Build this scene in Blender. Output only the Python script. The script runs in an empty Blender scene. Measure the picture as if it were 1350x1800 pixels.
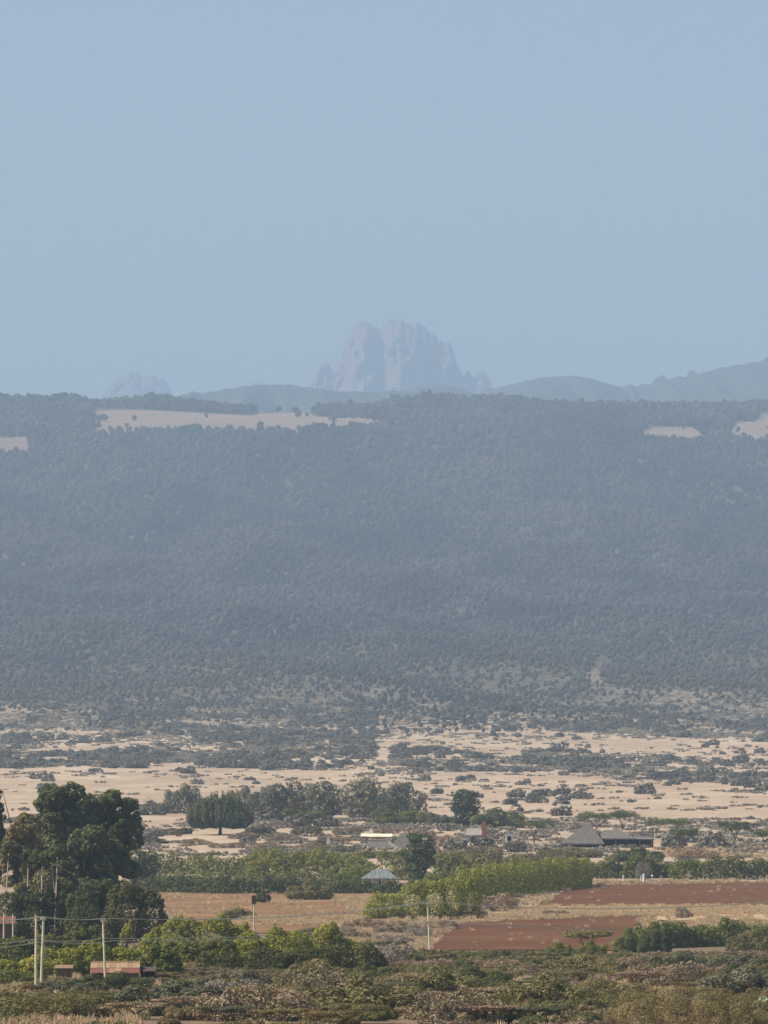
import bpy, math, random
import numpy as np

C = bpy.context.scene
COL = C.collection
R = math.radians
rng = np.random.default_rng(7)
random.seed(7)

# ------------------------------------------------------------------ camera
PXR = 12000.0                      # photo pixels per radian of the long lens
EYE = 1540.0                       # photo row of eye level
cam = bpy.data.cameras.new('camera')
cam.sensor_fit = 'VERTICAL'
cam.sensor_height = 24.0
cam.angle = 2 * math.atan(900 / PXR)
cam.lens = 12.0 / (900 / PXR)
cam.clip_start = 1.0
cam.clip_end = 120000
camo = bpy.data.objects.new('camera', cam)
COL.objects.link(camo)
camo.location = (0, 0, 0)
camo.rotation_euler = (math.pi / 2 + math.atan((EYE - 900) / PXR), 0, 0)
C.camera = camo

# ------------------------------------------------------------------ light
SUN_EL, SUN_AZ = R(45), R(-93)     # azimuth from +Y towards +X
sun_dir = np.array([math.sin(SUN_AZ) * math.cos(SUN_EL), math.cos(SUN_AZ) * math.cos(SUN_EL), math.sin(SUN_EL)])
W = bpy.data.worlds.new('World')
C.world = W
W.use_nodes = True
wn = W.node_tree.nodes
sky = wn.new('ShaderNodeTexSky')
sky.sky_type = 'NISHITA'
sky.sun_disc = False
sky.sun_elevation = SUN_EL
sky.sun_rotation = SUN_AZ
sky.altitude = 1900
sky.air_density = 1.4
sky.dust_density = 0.3
sky.ozone_density = 0.4
bg = wn['Background']
bg.inputs['Strength'].default_value = 0.063
W.node_tree.links.new(sky.outputs['Color'], bg.inputs['Color'])
sl = bpy.data.lights.new('sun', 'SUN')
sl.energy = 5.0
sl.angle = R(0.5)
sl.color = (1.0, 0.90, 0.76)
so = bpy.data.objects.new('sun', sl)
COL.objects.link(so)
from mathutils import Vector
so.rotation_euler = Vector(sun_dir).to_track_quat('Z', 'Y').to_euler()
so.location = (-200, 200, 400)

HAZE_DENSITY = 5.5e-5
HAZE_COLOR = (0.41, 0.568, 0.775, 1)
C.view_settings.view_transform = 'Standard'
C.view_settings.look = 'None'
C.view_settings.exposure = 0.75
C.view_settings.gamma = 1.0
C.view_settings.use_curve_mapping = False
C.render.engine = 'CYCLES'
C.cycles.use_denoising = True
C.cycles.max_bounces = 5
C.cycles.diffuse_bounces = 2
C.cycles.volume_bounces = 1
C.cycles.transparent_max_bounces = 4

# ------------------------------------------------------------------ materials
def new_mat(name):
    m = bpy.data.materials.new(name)
    m.use_nodes = True
    nt = m.node_tree
    return m, nt, nt.nodes['Principled BSDF']

def noise(nt, scale, detail=4, rough=.6, vec=None, stretch=None):
    n = nt.nodes.new('ShaderNodeTexNoise')
    n.inputs['Scale'].default_value = scale
    n.inputs['Detail'].default_value = detail
    n.inputs['Roughness'].default_value = rough
    if vec is None:
        g = nt.nodes.new('ShaderNodeNewGeometry')
        vec = g.outputs['Position']
    if stretch:
        mp = nt.nodes.new('ShaderNodeMapping')
        mp.inputs['Scale'].default_value = stretch
        nt.links.new(vec, mp.inputs['Vector'])
        vec = mp.outputs['Vector']
    nt.links.new(vec, n.inputs['Vector'])
    return n.outputs['Fac']

def ramp(nt, fac, stops):
    r = nt.nodes.new('ShaderNodeValToRGB')
    e = r.color_ramp.elements
    while len(e) < len(stops):
        e.new(0.5)
    for el, (p, c) in zip(e, stops):
        el.position = p
        el.color = (c[0], c[1], c[2], 1) if hasattr(c, '__len__') else (c, c, c, 1)
    nt.links.new(fac, r.inputs['Fac'])
    return r.outputs['Color']

def mix(nt, fac, a, b, mode='MIX'):
    n = nt.nodes.new('ShaderNodeMix')
    n.data_type = 'RGBA'
    n.blend_type = mode
    for sock, v in ((n.inputs[0], fac), (n.inputs[6], a), (n.inputs[7], b)):
        if isinstance(v, (int, float)):
            sock.default_value = v
        elif isinstance(v, (tuple, list)):
            sock.default_value = (v[0], v[1], v[2], 1)
        else:
            nt.links.new(v, sock)
    return n.outputs[2]

def plain(name, col, rough=.8, var=.25, scale=2.0, metallic=0.0, stretch=None):
    """a weathered plain surface: base colour with mottled wear"""
    m, nt, b = new_mat(name)
    tc = nt.nodes.new('ShaderNodeTexCoord')
    f = noise(nt, scale, 5, .65, tc.outputs['Object'], stretch)
    lo = [c * (1 - var) for c in col]
    hi = [min(.95, c * (1 + var)) for c in col]
    nt.links.new(ramp(nt, f, [(.3, lo), (.7, hi)]), b.inputs['Base Color'])
    b.inputs['Roughness'].default_value = rough
    b.inputs['Metallic'].default_value = metallic
    return m

def leaf_mat(name, dark, light, instanced=False, trans=.22, vary=(1.22, .80)):
    """leaf colour varies from leaf to leaf (tone) and from plant to plant"""
    m, nt, b = new_mat(name)
    a = nt.nodes.new('ShaderNodeAttribute')
    a.attribute_name = 'tone'
    col = ramp(nt, a.outputs['Fac'], [(.0, dark), (.55, [(p + q) / 2 for p, q in zip(dark, light)]), (1., light)])
    hsv = nt.nodes.new('ShaderNodeHueSaturation')
    if instanced:
        t = nt.nodes.new('ShaderNodeAttribute')
        t.attribute_type = 'INSTANCER'
        t.attribute_name = 'tint'
        rnd = t.outputs['Fac']
    else:
        t = nt.nodes.new('ShaderNodeObjectInfo')
        rnd = t.outputs['Random']
    mr = nt.nodes.new('ShaderNodeMapRange')
    mr.inputs['To Min'].default_value = .485
    mr.inputs['To Max'].default_value = .515
    nt.links.new(rnd, mr.inputs['Value'])
    nt.links.new(mr.outputs['Result'], hsv.inputs['Hue'])
    mv = nt.nodes.new('ShaderNodeMapRange')
    mv.inputs['To Min'].default_value = vary[0]
    mv.inputs['To Max'].default_value = vary[1]
    nt.links.new(rnd, mv.inputs['Value'])
    nt.links.new(mv.outputs['Result'], hsv.inputs['Value'])
    nt.links.new(col, hsv.inputs['Color'])
    nt.links.new(hsv.outputs['Color'], b.inputs['Base Color'])
    b.inputs['Roughness'].default_value = .7
    b.inputs['Specular IOR Level'].default_value = .25
    if trans:
        tr = nt.nodes.new('ShaderNodeBsdfTranslucent')
        nt.links.new(hsv.outputs['Color'], tr.inputs['Color'])
        mx = nt.nodes.new('ShaderNodeMixShader')
        mx.inputs[0].default_value = trans
        nt.links.new(b.outputs[0], mx.inputs[1])
        nt.links.new(tr.outputs[0], mx.inputs[2])
        nt.links.new(mx.outputs[0], nt.nodes['Material Output'].inputs['Surface'])
    return m

M = {}
M['leaf_bright'] = leaf_mat('leaf_bright', (.220, .220, .028), (.560, .520, .090), trans=.4)
M['leaf_mid'] = leaf_mat('leaf_mid', (.098, .112, .022), (.270, .275, .058), trans=.35)
M['leaf_dark'] = leaf_mat('leaf_dark', (.054, .068, .023), (.190, .208, .068), trans=.38)
M['leaf_wood'] = leaf_mat('leaf_wood', (.076, .080, .025), (.225, .220, .066), trans=.38)
M['leaf_hedge'] = leaf_mat('leaf_hedge', (.140, .155, .024), (.440, .430, .072), trans=.35)
M['leaf_grey'] = leaf_mat('leaf_grey', (.098, .096, .055), (.225, .212, .118), trans=.3)
M['leaf_olive'] = leaf_mat('leaf_olive', (.125, .110, .040), (.320, .275, .105), trans=.3)
M['leaf_yellow'] = leaf_mat('leaf_yellow', (.180, .132, .056), (.500, .375, .180))
M['leaf_pale'] = leaf_mat('leaf_pale', (.26, .31, .20), (.46, .50, .36))
M['twig_brown'] = leaf_mat('twig_brown', (.165, .118, .072), (.46, .340, .210), trans=0)
M['twig_grey'] = leaf_mat('twig_grey', (.190, .160, .120), (.400, .340, .270), trans=0)
M['scrub_twig'] = leaf_mat('scrub_twig', (.120, .088, .052), (.42, .31, .19), True, 0)
M['scrub_olive'] = leaf_mat('scrub_olive', (.100, .082, .034), (.370, .290, .120), True)
M['scrub_green'] = leaf_mat('scrub_green', (.070, .076, .024), (.230, .220, .070), True)
M['straw'] = leaf_mat('straw', (.44, .32, .18), (.72, .56, .35), True, .3)
M['forest_leaf'] = leaf_mat('forest_leaf', (.078, .073, .060), (.135, .124, .096), True, .45, (1.75, .60))
M['plain_leaf'] = leaf_mat('plain_leaf', (.085, .080, .060), (.190, .172, .125), False, .1)
M['bark'] = plain('bark', (.085, .065, .048), .9, .4, 1.5, stretch=(1, 1, .2))
M['pale_bark'] = plain('pale_bark', (.52, .44, .33), .7, .35, .8, stretch=(1, 1, .4))
M['pole_wood'] = plain('pole_wood', (.60, .55, .40), .8, .30, 1.2, stretch=(4, 4, .3))
M['dark_wood'] = plain('dark_wood', (.10, .07, .05), .85, .3, 1.2)
M['cable'] = plain('cable', (.50, .49, .38), .6, .1, .5)
M['porcelain'] = plain('porcelain', (.45, .40, .35), .3, .1, 5)
M['red_sheet'] = plain('red_sheet', (.235, .080, .052), .75, .5, 2.2, stretch=(3, 3, .6))
M['rust_sheet'] = plain('rust_sheet', (.34, .20, .11), .7, .35, 2.2, stretch=(3, 3, .6))
M['tan_sheet'] = plain('tan_sheet', (.40, .27, .15), .7, .30, 2.2, stretch=(3, 3, .6))
M['mud_wall'] = plain('mud_wall', (.13, .085, .055), .95, .3, 1.5)
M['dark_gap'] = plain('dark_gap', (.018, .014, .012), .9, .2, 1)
M['teal_roof'] = plain('teal_roof', (.175, .200, .196), .9, .3, .6)
M['cream_wall'] = plain('cream_wall', (.50, .44, .34), .85, .15, .6)
M['thatch'] = plain('thatch', (.155, .137, .118), .95, .30, 1.2, stretch=(1, 1, .5))
M['pale_thatch'] = plain('pale_thatch', (.26, .235, .19), .95, .25, 1.2)
M['glint_roof'] = plain('glint_roof', (.93, .82, .60), .45, .06, .5)  # sun glint on the metal put into a pale cream base colour
M['rust_wall'] = plain('rust_wall', (.30, .12, .06), .85, .3, .8)
M['brick'] = plain('brick', (.36, .13, .065), .9, .25, 1.5)
M['grey_wall'] = plain('grey_wall', (.34, .32, .27), .9, .2, .6)
M['white_paint'] = plain('white_paint', (.82, .80, .74), .6, .06, 1)
M['soil_mound'] = plain('soil_mound', (.22, .10, .055), .95, .3, 1)
M['pink_mound'] = plain('pink_mound', (.42, .28, .19), .95, .2, 1.5)

# ------------------------------------------------------------------ scene bookkeeping
def tag(o, label, cat, group=None, kind=None):
    if label: o['label'] = label
    if cat: o['category'] = cat
    if group: o['group'] = group
    if kind: o['kind'] = kind
    return o

def link(name, me, parent=None, loc=None):
    o = bpy.data.objects.new(name, me)
    COL.objects.link(o)
    if parent is not None: o.parent = parent
    if loc is not None: o.location = loc
    return o

def empty(name, loc, rz=0, s=1):
    o = bpy.data.objects.new(name, None)
    COL.objects.link(o)
    o.location = loc
    o.rotation_euler = (0, 0, rz)
    o.scale = (s, s, s) if isinstance(s, (int, float)) else s
    return o

KIDS = {}
def copy_tree(o, parent=None):
    c = o.copy()
    COL.objects.link(c)
    if parent is not None: c.parent = parent
    kids = KIDS.get(o.name)
    if kids is None:
        kids = KIDS[o.name] = [k.name for k in o.children]
    for n in kids:
        copy_tree(bpy.data.objects[n], c)
    return c

def mesh_np(name, V, F, mat=None, tone=None, smooth=False):
    """F: (n,k) array of equal-sided faces"""
    V = np.asarray(V, np.float32); F = np.asarray(F, np.int32)
    me = bpy.data.meshes.new(name)
    n, k = F.shape
    me.vertices.add(len(V)); me.vertices.foreach_set('co', V.ravel())
    me.loops.add(n * k); me.loops.foreach_set('vertex_index', F.ravel())
    me.polygons.add(n); me.polygons.foreach_set('loop_start', np.arange(0, n * k, k, dtype=np.int32))
    if smooth: me.polygons.foreach_set('use_smooth', np.ones(n, bool))
    me.update(calc_edges=True)
    if tone is not None:
        a = me.attributes.new('tone', 'FLOAT', 'POINT')
        a.data.foreach_set('value', np.asarray(tone, np.float32))
    if mat is not None: me.materials.append(M[mat] if isinstance(mat, str) else mat)
    return me

class MB:
    """collects polygons of any size into one mesh"""
    def __init__(s): s.v = []; s.f = []
    def poly(s, *pts):
        i = len(s.v); s.v += [tuple(p) for p in pts]; s.f.append(list(range(i, i + len(pts)))); return s
    def box(s, x0, x1, y0, y1, z0, z1):
        i = len(s.v)
        s.v += [(x, y, z) for z in (z0, z1) for y in (y0, y1) for x in (x0, x1)]
        for q in ((0, 2, 3, 1), (4, 5, 7, 6), (0, 1, 5, 4), (1, 3, 7, 5), (3, 2, 6, 7), (2, 0, 4, 6)):
            s.f.append([i + k for k in q])
        return s
    def tube(s, pts, rad, n=6):
        pts = [np.array(p, float) for p in pts]
        if not hasattr(rad, '__len__'): rad = [rad] * len(pts)
        i0 = len(s.v)
        for k, p in enumerate(pts):
            d = pts[min(k + 1, len(pts) - 1)] - pts[max(k - 1, 0)]
            d /= np.linalg.norm(d) + 1e-9
            a = np.array([1, 0, 0]) if abs(d[0]) < .8 else np.array([0, 1, 0])
            u = np.cross(d, a); u /= np.linalg.norm(u); w = np.cross(d, u)
            for j in range(n):
                t = 2 * math.pi * j / n
                s.v.append(tuple(p + rad[k] * (math.cos(t) * u + math.sin(t) * w)))
        for k in range(len(pts) - 1):
            for j in range(n):
                a, b = i0 + k * n + j, i0 + k * n + (j + 1) % n
                s.f.append([a, b, b + n, a + n])
        s.f.append([i0 + j for j in range(n)][::-1])
        s.f.append([i0 + (len(pts) - 1) * n + j for j in range(n)])
        return s
    def lathe(s, prof, n=10, c=(0, 0)):
        i0 = len(s.v)
        for r, z in prof:
            for j in range(n):
                t = 2 * math.pi * j / n
                s.v.append((c[0] + r * math.cos(t), c[1] + r * math.sin(t), z))
        for k in range(len(prof) - 1):
            for j in range(n):
                a, b = i0 + k * n + j, i0 + k * n + (j + 1) % n
                s.f.append([a, b, b + n, a + n])
        s.f.append([i0 + (len(prof) - 1) * n + j for j in range(n)])
        s.f.append([i0 + j for j in range(n)][::-1])
        return s
    def mesh(s, name, mat):
        me = bpy.data.meshes.new(name)
        me.from_pydata(s.v, [], s.f); me.update()
        me.materials.append(M[mat])
        return me
    def build(s, name, mat, parent=None, loc=None):
        return link(name, s.mesh(name, mat), parent, loc)

# ------------------------------------------------------------------ terrain
PROF = [(-400, -4.0), (-60, -1.9), (0, -1.75), (60, -3.0), (200, -8.5), (400, -13.4), (600, -15.0), (890, -15.2), (1100, -15.35), (1360, -15.3)]
for d, v in [(1600, 1622), (1750, 1592), (2100, 1551), (2350, 1506), (2600, 1472), (2900, 1443), (3500, 1403), (4000, 1371), (4650, 1340),
             (5450, 1302), (6200, 1262), (7300, 1200), (9200, 1100), (11400, 1000), (13000, 900), (14200, 800), (14600, 768), (15000, 751),
             (15800, 722), (16500, 714)]:
    PROF.append((d, (EYE - v) / PXR * d))
PROF += [(17800, 1157), (20000, 1235), (31000, 1850), (56000, 3250)]
pd = np.array([p[0] for p in PROF], float); pz = np.array([p[1] for p in PROF], float)
ps = np.gradient(pz, pd)
for i in range(1, len(pd) - 1):            # monotone-ish slopes
    a = (pz[i] - pz[i - 1]) / (pd[i] - pd[i - 1]); b = (pz[i + 1] - pz[i]) / (pd[i + 1] - pd[i])
    ps[i] = 0 if a * b < 0 else 2 * a * b / (a + b) if (a + b) else 0
def profile(d):
    d = np.asarray(d, float)
    i = np.clip(np.searchsorted(pd, d) - 1, 0, len(pd) - 2)
    h = pd[i + 1] - pd[i]; t = np.clip((d - pd[i]) / h, 0, 1)
    return ((2 * t**3 - 3 * t**2 + 1) * pz[i] + (t**3 - 2 * t**2 + t) * h * ps[i] + (-2 * t**3 + 3 * t**2) * pz[i + 1] + (t**3 - t**2) * h * ps[i + 1])
CREST = np.array([(-400, 706), (-200, 706), (0, 705), (30, 709), (60, 706), (90, 710), (120, 705), (170, 716), (240, 712), (300, 707), (340, 719), (460, 730), (560, 735), (620, 730),
                  (690, 713), (760, 706), (820, 710), (880, 706), (960, 717), (1030, 722), (1100, 722), (1180, 726), (1240, 720), (1290, 725), (1350, 718), (1500, 710), (1800, 708)], float)
def terrain(x, y):
    x = np.asarray(x, float); y = np.asarray(y, float)
    z = profile(y)
    A = np.interp(y, [0, 800, 1300, 2500, 3500, 5400, 7800, 13300, 15000, 16500, 18500, 56000], [0, 0, .25, .5, 1.2, 3, 14, 22, 5, 3, 12, 60])
    s = (np.sin(x / 61. + y / 330.) + .7 * np.sin(x / 97. - y / 410. + 1.3) + .5 * np.sin(x / 43. + y / 190. + 2.1) + .4 * np.sin(y / 120. + x / 230.)) / 2.0
    z = z + A * s
    w = np.clip((y - 15650) / 800., 0, 1); w = w * w * (3 - 2 * w) * np.clip((19500 - y) / 3000., 0, 1)
    cx = 675 + PXR * x / 16500.
    dv = np.interp(cx, CREST[:, 0], CREST[:, 1]) - 714
    return z - w * dv / PXR * 16500
def tz(x, y): return float(terrain(x, y))
DD = np.arange(560, 16800, 5.0); VV = EYE - PXR * profile(DD) / DD
def d_of_v(v):                              # distance at which the open ground shows at row v
    k = VV[::-1]
    return np.interp(v, np.minimum.accumulate(VV)[::-1], DD[::-1])
def at(px, d): return (px - 675) / PXR * d

rows = [-400, -250, -120, -60, 0, 50, 110, 180, 260, 350, 440, 520]
y = 560.
while y < 17300: rows.append(y); y += max(4.5, .0055 * y)
while y < 47000: rows.append(y); y += 700
rows.append(47600)
rows = np.array(rows)
NU = 181
u = np.linspace(-1, 1, NU); u = np.sign(u) * np.abs(u) ** 1.25
X = u[None, :] * (350 + .16 * np.maximum(rows, 0))[:, None]
Y = np.repeat(rows[:, None], NU, 1)
Z = terrain(X, Y)
ii = (np.arange(len(rows) - 1)[:, None] * NU + np.arange(NU - 1)[None, :]).ravel()
gm, nt, b = new_mat('dry_ground')
g = nt.nodes.new('ShaderNodeNewGeometry')
sx = nt.nodes.new('ShaderNodeSeparateXYZ'); nt.links.new(g.outputs['Position'], sx.inputs[0])
n1 = noise(nt, .012, 6, .62, g.outputs['Position'], (1, .35, 1))
n2 = noise(nt, .09, 5, .7, g.outputs['Position'], (1, .3, 1))
n3 = noise(nt, .6, 4, .7, g.outputs['Position'])
straw = ramp(nt, n1, [(.30, (.33, .245, .165)), (.5, (.45, .345, .240)), (.72, (.54, .425, .300))])
straw = mix(nt, ramp(nt, n2, [(.42, 0.), (.66, .6)]), straw, (.29, .21, .14))
n4 = noise(nt, .03, 6, .7, g.outputs['Position'], (.6, .22, 1))
straw = mix(nt, ramp(nt, n4, [(.48, 0.), (.66, .8)]), straw, (.35, .25, .17))
soil = ramp(nt, n3, [(.3, (.12, .082, .048)), (.55, (.20, .140, .085)), (.75, (.33, .24, .145))])
mr = nt.nodes.new('ShaderNodeMapRange'); nt.links.new(sx.outputs['Y'], mr.inputs['Value'])
mr.inputs['From Min'].default_value = 1500; mr.inputs['From Max'].default_value = 2300
gcol = mix(nt, mr.outputs['Result'], soil, straw)
ad = nt.nodes.new('ShaderNodeMath'); ad.operation = 'MULTIPLY_ADD'; ad.inputs[1].default_value = 1500
nt.links.new(n1, ad.inputs[0]); nt.links.new(sx.outputs['Y'], ad.inputs[2])
mr2 = nt.nodes.new('ShaderNodeMapRange'); nt.links.new(ad.outputs[0], mr2.inputs['Value'])
mr2.inputs['From Min'].default_value = 6350; mr2.inputs['From Max'].default_value = 7500
gcol = mix(nt, mr2.outputs['Result'], gcol, (.165, .136, .10))
mr3 = nt.nodes.new('ShaderNodeMapRange'); nt.links.new(ad.outputs[0], mr3.inputs['Value'])
mr3.inputs['From Min'].default_value = 7300; mr3.inputs['From Max'].default_value = 8700
gcol = mix(nt, mr3.outputs['Result'], gcol, (.08, .074, .052))
nt.links.new(gcol, b.inputs['Base Color']); b.inputs['Roughness'].default_value = .95
b.inputs['Specular IOR Level'].default_value = .1
bp = nt.nodes.new('ShaderNodeBump'); bp.inputs['Strength'].default_value = .8; bp.inputs['Distance'].default_value = .5
nt.links.new(n2, bp.inputs['Height']); nt.links.new(bp.outputs[0], b.inputs['Normal'])
ground = link('ground', mesh_np('ground', np.stack([X, Y, Z], -1).reshape(-1, 3), np.stack([ii, ii + 1, ii + NU + 1, ii + NU], 1), gm, smooth=True))
tag(ground, 'pale dry grassland plain rising to the wooded slope', None, kind='structure')

# land parcels: thin sheets lying on the ground
def parcel(name, rows_, mat, label, lift=.16, n=70, jit=.6):
    """rows_: (photo row of the ground, left photo column, right photo column)"""
    rows_ = sorted(rows_, key=lambda r: -r[0])
    vs = np.array([r[0] for r in rows_], float); ds = d_of_v(vs)
    ny = 46
    dd = np.linspace(ds[0], ds[-1], ny)
    xl = np.interp(dd, ds, [r[1] for r in rows_]); xr = np.interp(dd, ds, [r[2] for r in rows_])
    xl = (xl - 675) / PXR * dd + np.interp(np.arange(ny), np.arange(0, ny, 3), rng.normal(0, jit, len(np.arange(0, ny, 3))))
    xr = (xr - 675) / PXR * dd + np.interp(np.arange(ny), np.arange(0, ny, 3), rng.normal(0, jit, len(np.arange(0, ny, 3))))
    t = np.linspace(0, 1, n)
    Xp = xl[:, None] + (xr - xl)[:, None] * t; Yp = np.repeat(dd[:, None], n, 1)
    e = rng.normal(0, 1, n // 4 + 2); e2 = rng.normal(0, 1, n // 4 + 2)
    k = np.arange(n) / 4.
    step = dd[1] - dd[0]
    Yp[0] += np.interp(k, np.arange(len(e)), e) * min(step * .4, 3); Yp[-1] += np.interp(k, np.arange(len(e2)), e2) * min(step * .4, 4)
    Zp = terrain(Xp, Yp) + lift
    ii = (np.arange(ny - 1)[:, None] * n + np.arange(n - 1)[None, :]).ravel()
    o = link(name, mesh_np(name, np.stack([Xp, Yp, Zp], -1).reshape(-1, 3), np.stack([ii, ii + 1, ii + n + 1, ii + n], 1), mat, smooth=True))
    return tag(o, label, None, kind='structure')

def field_mat(name, a, b_, c, furrow=0, scale=.25):
    m, nt, b = new_mat(name)
    g = nt.nodes.new('ShaderNodeNewGeometry')
    f = noise(nt, scale, 6, .7, g.outputs['Position'], (.22, .7, 1))
    f2 = noise(nt, scale * .12, 3, .5, g.outputs['Position'], (.5, 1, 1))
    col = mix(nt, .5, ramp(nt, f, [(.28, a), (.5, b_), (.74, c)]), ramp(nt, f2, [(.3, a), (.5, b_), (.7, c)]))
    nt.links.new(col, b.inputs['Base Color']); b.inputs['Roughness'].default_value = .95
    b.inputs['Specular IOR Level'].default_value = .1
    bp = nt.nodes.new('ShaderNodeBump'); bp.inputs['Strength'].default_value = .7; bp.inputs['Distance'].default_value = .3
    nt.links.new(f, bp.inputs['Height']); nt.links.new(bp.outputs[0], b.inputs['Normal'])
    return m
red = field_mat('red_soil', (.086, .035, .016), (.122, .052, .023), (.18, .088, .042))
pinksoil = field_mat('thin_red_soil', (.16, .080, .040), (.215, .118, .060), (.35, .235, .13))
strawf = field_mat('straw_field', (.33, .22, .125), (.44, .315, .185), (.55, .41, .26))
farstraw = field_mat('far_straw', (.165, .122, .088), (.235, .175, .125), (.31, .235, .17), scale=.02)
parcel('ploughed_field', [(1593, 940, 1460), (1570, 985, 1460), (1551, 1020, 1460)], red, 'upper red ploughed field behind the long green hedge')
parcel('ploughed_field', [(1668, 700, 1125), (1650, 740, 1112), (1632, 775, 1110), (1618, 830, 1130), (1609, 930, 1160)], red, 'lower red ploughed field right of the power pole')
parcel('ploughed_field', [(1640, 380, 690), (1620, 330, 690), (1600, 290, 680), (1566, 270, 660)], pinksoil, 'bare pinkish soil strip in front of the green hedge')
parcel('grass_strip', [(1617, 800, 1460), (1600, 880, 1460), (1589, 940, 1460)], strawf, 'dry straw coloured strip between the two red fields', .10)
parcel('grass_strip', [(1506, 1060, 1460), (1480, 1170, 1460)], strawf, 'golden dry grass behind the right hedge', .10)
parcel('hill_field', [(766, 150, 600), (750, 160, 640), (740, 164, 690), (733, 166, 560), (727, 168, 360), (722, 168, 200)], farstraw, 'pale harvested field on top of the wooded slope', 1.0, jit=7)
parcel('hill_field', [(733, 440, 560), (722, 462, 530)], farstraw, 'small pale strip beyond the field on the slope top', 1.3, jit=3)
parcel('hill_field', [(777, 1115, 1250), (752, 1145, 1218)], farstraw, 'narrow pale clearing among trees on the right slope top', 1.0, jit=4)
parcel('hill_field', [(775, 1282, 1420), (746, 1292, 1420), (726, 1335, 1420)], farstraw, 'pale field at the right edge of the slope top', 1.0, jit=4)
parcel('hill_field', [(802, -60, 52), (769, -60, 46)], farstraw, 'pale clearing at the left edge of the slope top', 1.0, jit=4)

parcel('dirt_clearing', [(1204, 1018, 1058), (1186, 1036, 1056), (1160, 1054, 1064)], farstraw, 'small bare track climbing into the wood at the right', .5, jit=2)

# ------------------------------------------------------------------ far mountains
def fbm1(x, seed, octs=5, base=1.0):
    r = np.random.default_rng(seed); out = 0
    for o in range(octs):
        out = out + np.sin(x * base * 2**o + r.uniform(0, 6.28)) * np.cos(x * base * 2**o * .37 + r.uniform(0, 6.28)) / 2**o
    return out
def mountain(name, sil, y0, depth, mat, label, base_v=720, rough=0, rock=False, seed=1, relief=None):
    sil = np.array(sil, float)
    px = np.linspace(sil[0, 0], sil[-1, 0], int((sil[-1, 0] - sil[0, 0]) / (2.0 if rock else 3.0)))
    topv = np.interp(px, sil[:, 0], sil[:, 1])
    top = (EYE - topv) / PXR * y0 + rough * fbm1(px, seed, 4, .16)
    x = (px - 675) / PXR * y0
    base = (EYE - base_v - 20) / PXR * (y0 - depth * 1.3)
    top = np.maximum(top, base + 4)
    nt_ = 30 if rock else 22
    V = []
    for side in (1, -1):
        ts = np.linspace(0, 1, nt_) if side == 1 else np.linspace(1, 0, nt_)[1:]
        for t in ts:
            if rock:
                rid = (1.7 * relief(px) if relief else 200 * fbm1(px, seed + 3, 2, .04)) * (1.1 - .7 * t) + 120 * fbm1(px * .6 + 14 * math.sin(t * 5 + seed), seed + 5, 4, .16 + .05 * math.sin(4 * t)) + 75 * fbm1(px * .3 - 30 * t, seed + 8, 3, .3)
                off = (1 - t) ** 1.25 * depth + rid * min(1, 3 * (1 - t) + .12)
                zz = base + (top - base) * t
            else:
                off = (1 - t) * depth * (1 + .22 * fbm1(px + 30 * t, seed + 3, 3, .035))
                zz = base + (top - base) * t ** .85
            V.append(np.stack([x, np.full_like(x, y0) - side * off, zz], 1))
    n = len(px); m_ = len(V)
    ii = (np.arange(m_ - 1)[:, None] * n + np.arange(n - 1)[None, :]).ravel()
    o = link(name, mesh_np(name, np.concatenate(V), np.stack([ii, ii + 1, ii + n + 1, ii + n], 1), mat, smooth=not rock))
    return tag(o, label, None, kind='structure')
rock = field_mat('far_rock', (.16, .105, .092), (.22, .150, .130), (.29, .205, .18), scale=.012)
moor = field_mat('far_moor', (.035, .040, .032), (.055, .058, .046), (.085, .083, .066), scale=.006)
PEAK = [(520, 712), (540, 690), (545, 680), (552, 660), (560, 648), (567, 640), (577, 637), (585, 644), (590, 640), (600, 628), (606, 612), (610, 600), (618, 583), (626, 572), (632, 565), (642, 560),
        (650, 567), (658, 576), (665, 579), (672, 573), (680, 567), (690, 561), (700, 557), (708, 561), (716, 566), (728, 571), (745, 573), (753, 577), (760, 583), (772, 596), (780, 599), (787, 598),
        (795, 615), (803, 635), (808, 648), (815, 658), (825, 652), (832, 660), (843, 650), (850, 655), (858, 666), (868, 682), (880, 700), (890, 712)]
mountain('mountain', PEAK, 40000, 1750, rock, 'jagged twin rock peak standing faint in the haze', 718, 17, True, 4,
         lambda p: np.interp(p, [520, 560, 585, 596, 640, 655, 672, 684, 700, 728, 742, 764, 775, 800, 815, 850, 890], [0, 60, 20, 60, 420, 380, 20, 420, 480, 440, 200, 60, 190, 120, 20, 60, 0]))
mountain('mountain', [(165, 712), (180, 695), (187, 680), (200, 668), (215, 660), (240, 654), (255, 659), (268, 657), (282, 664), (295, 678), (306, 700), (315, 712)],
         45000, 1800, rock, 'faint low dome of rock left of the twin peak', 718, 13, True, 9)
mountain('mountain', [(425, 712), (440, 674), (450, 668), (460, 669), (475, 675), (490, 712)], 45500, 1400, rock, 'barely visible small knoll between the dome and twin peak', 718, 10, True, 12)
mountain('hills', [(200, 720), (300, 700), (325, 692), (340, 687), (360, 690), (375, 688), (390, 684), (430, 678), (470, 675), (515, 676), (545, 680), (570, 685), (600, 687), (660, 688), (700, 686), (760, 690), (860, 712)],
         24500, 3400, moor, 'long low blue ridge in front of the twin peak', 745, 2.5, False, 21)
mountain('hills', [(680, 720), (715, 686), (740, 678), (765, 675), (790, 677), (815, 684), (850, 700), (880, 715)], 26500, 2300, moor, 'small rounded hill below the twin peak', 745, 2, False, 33)
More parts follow.
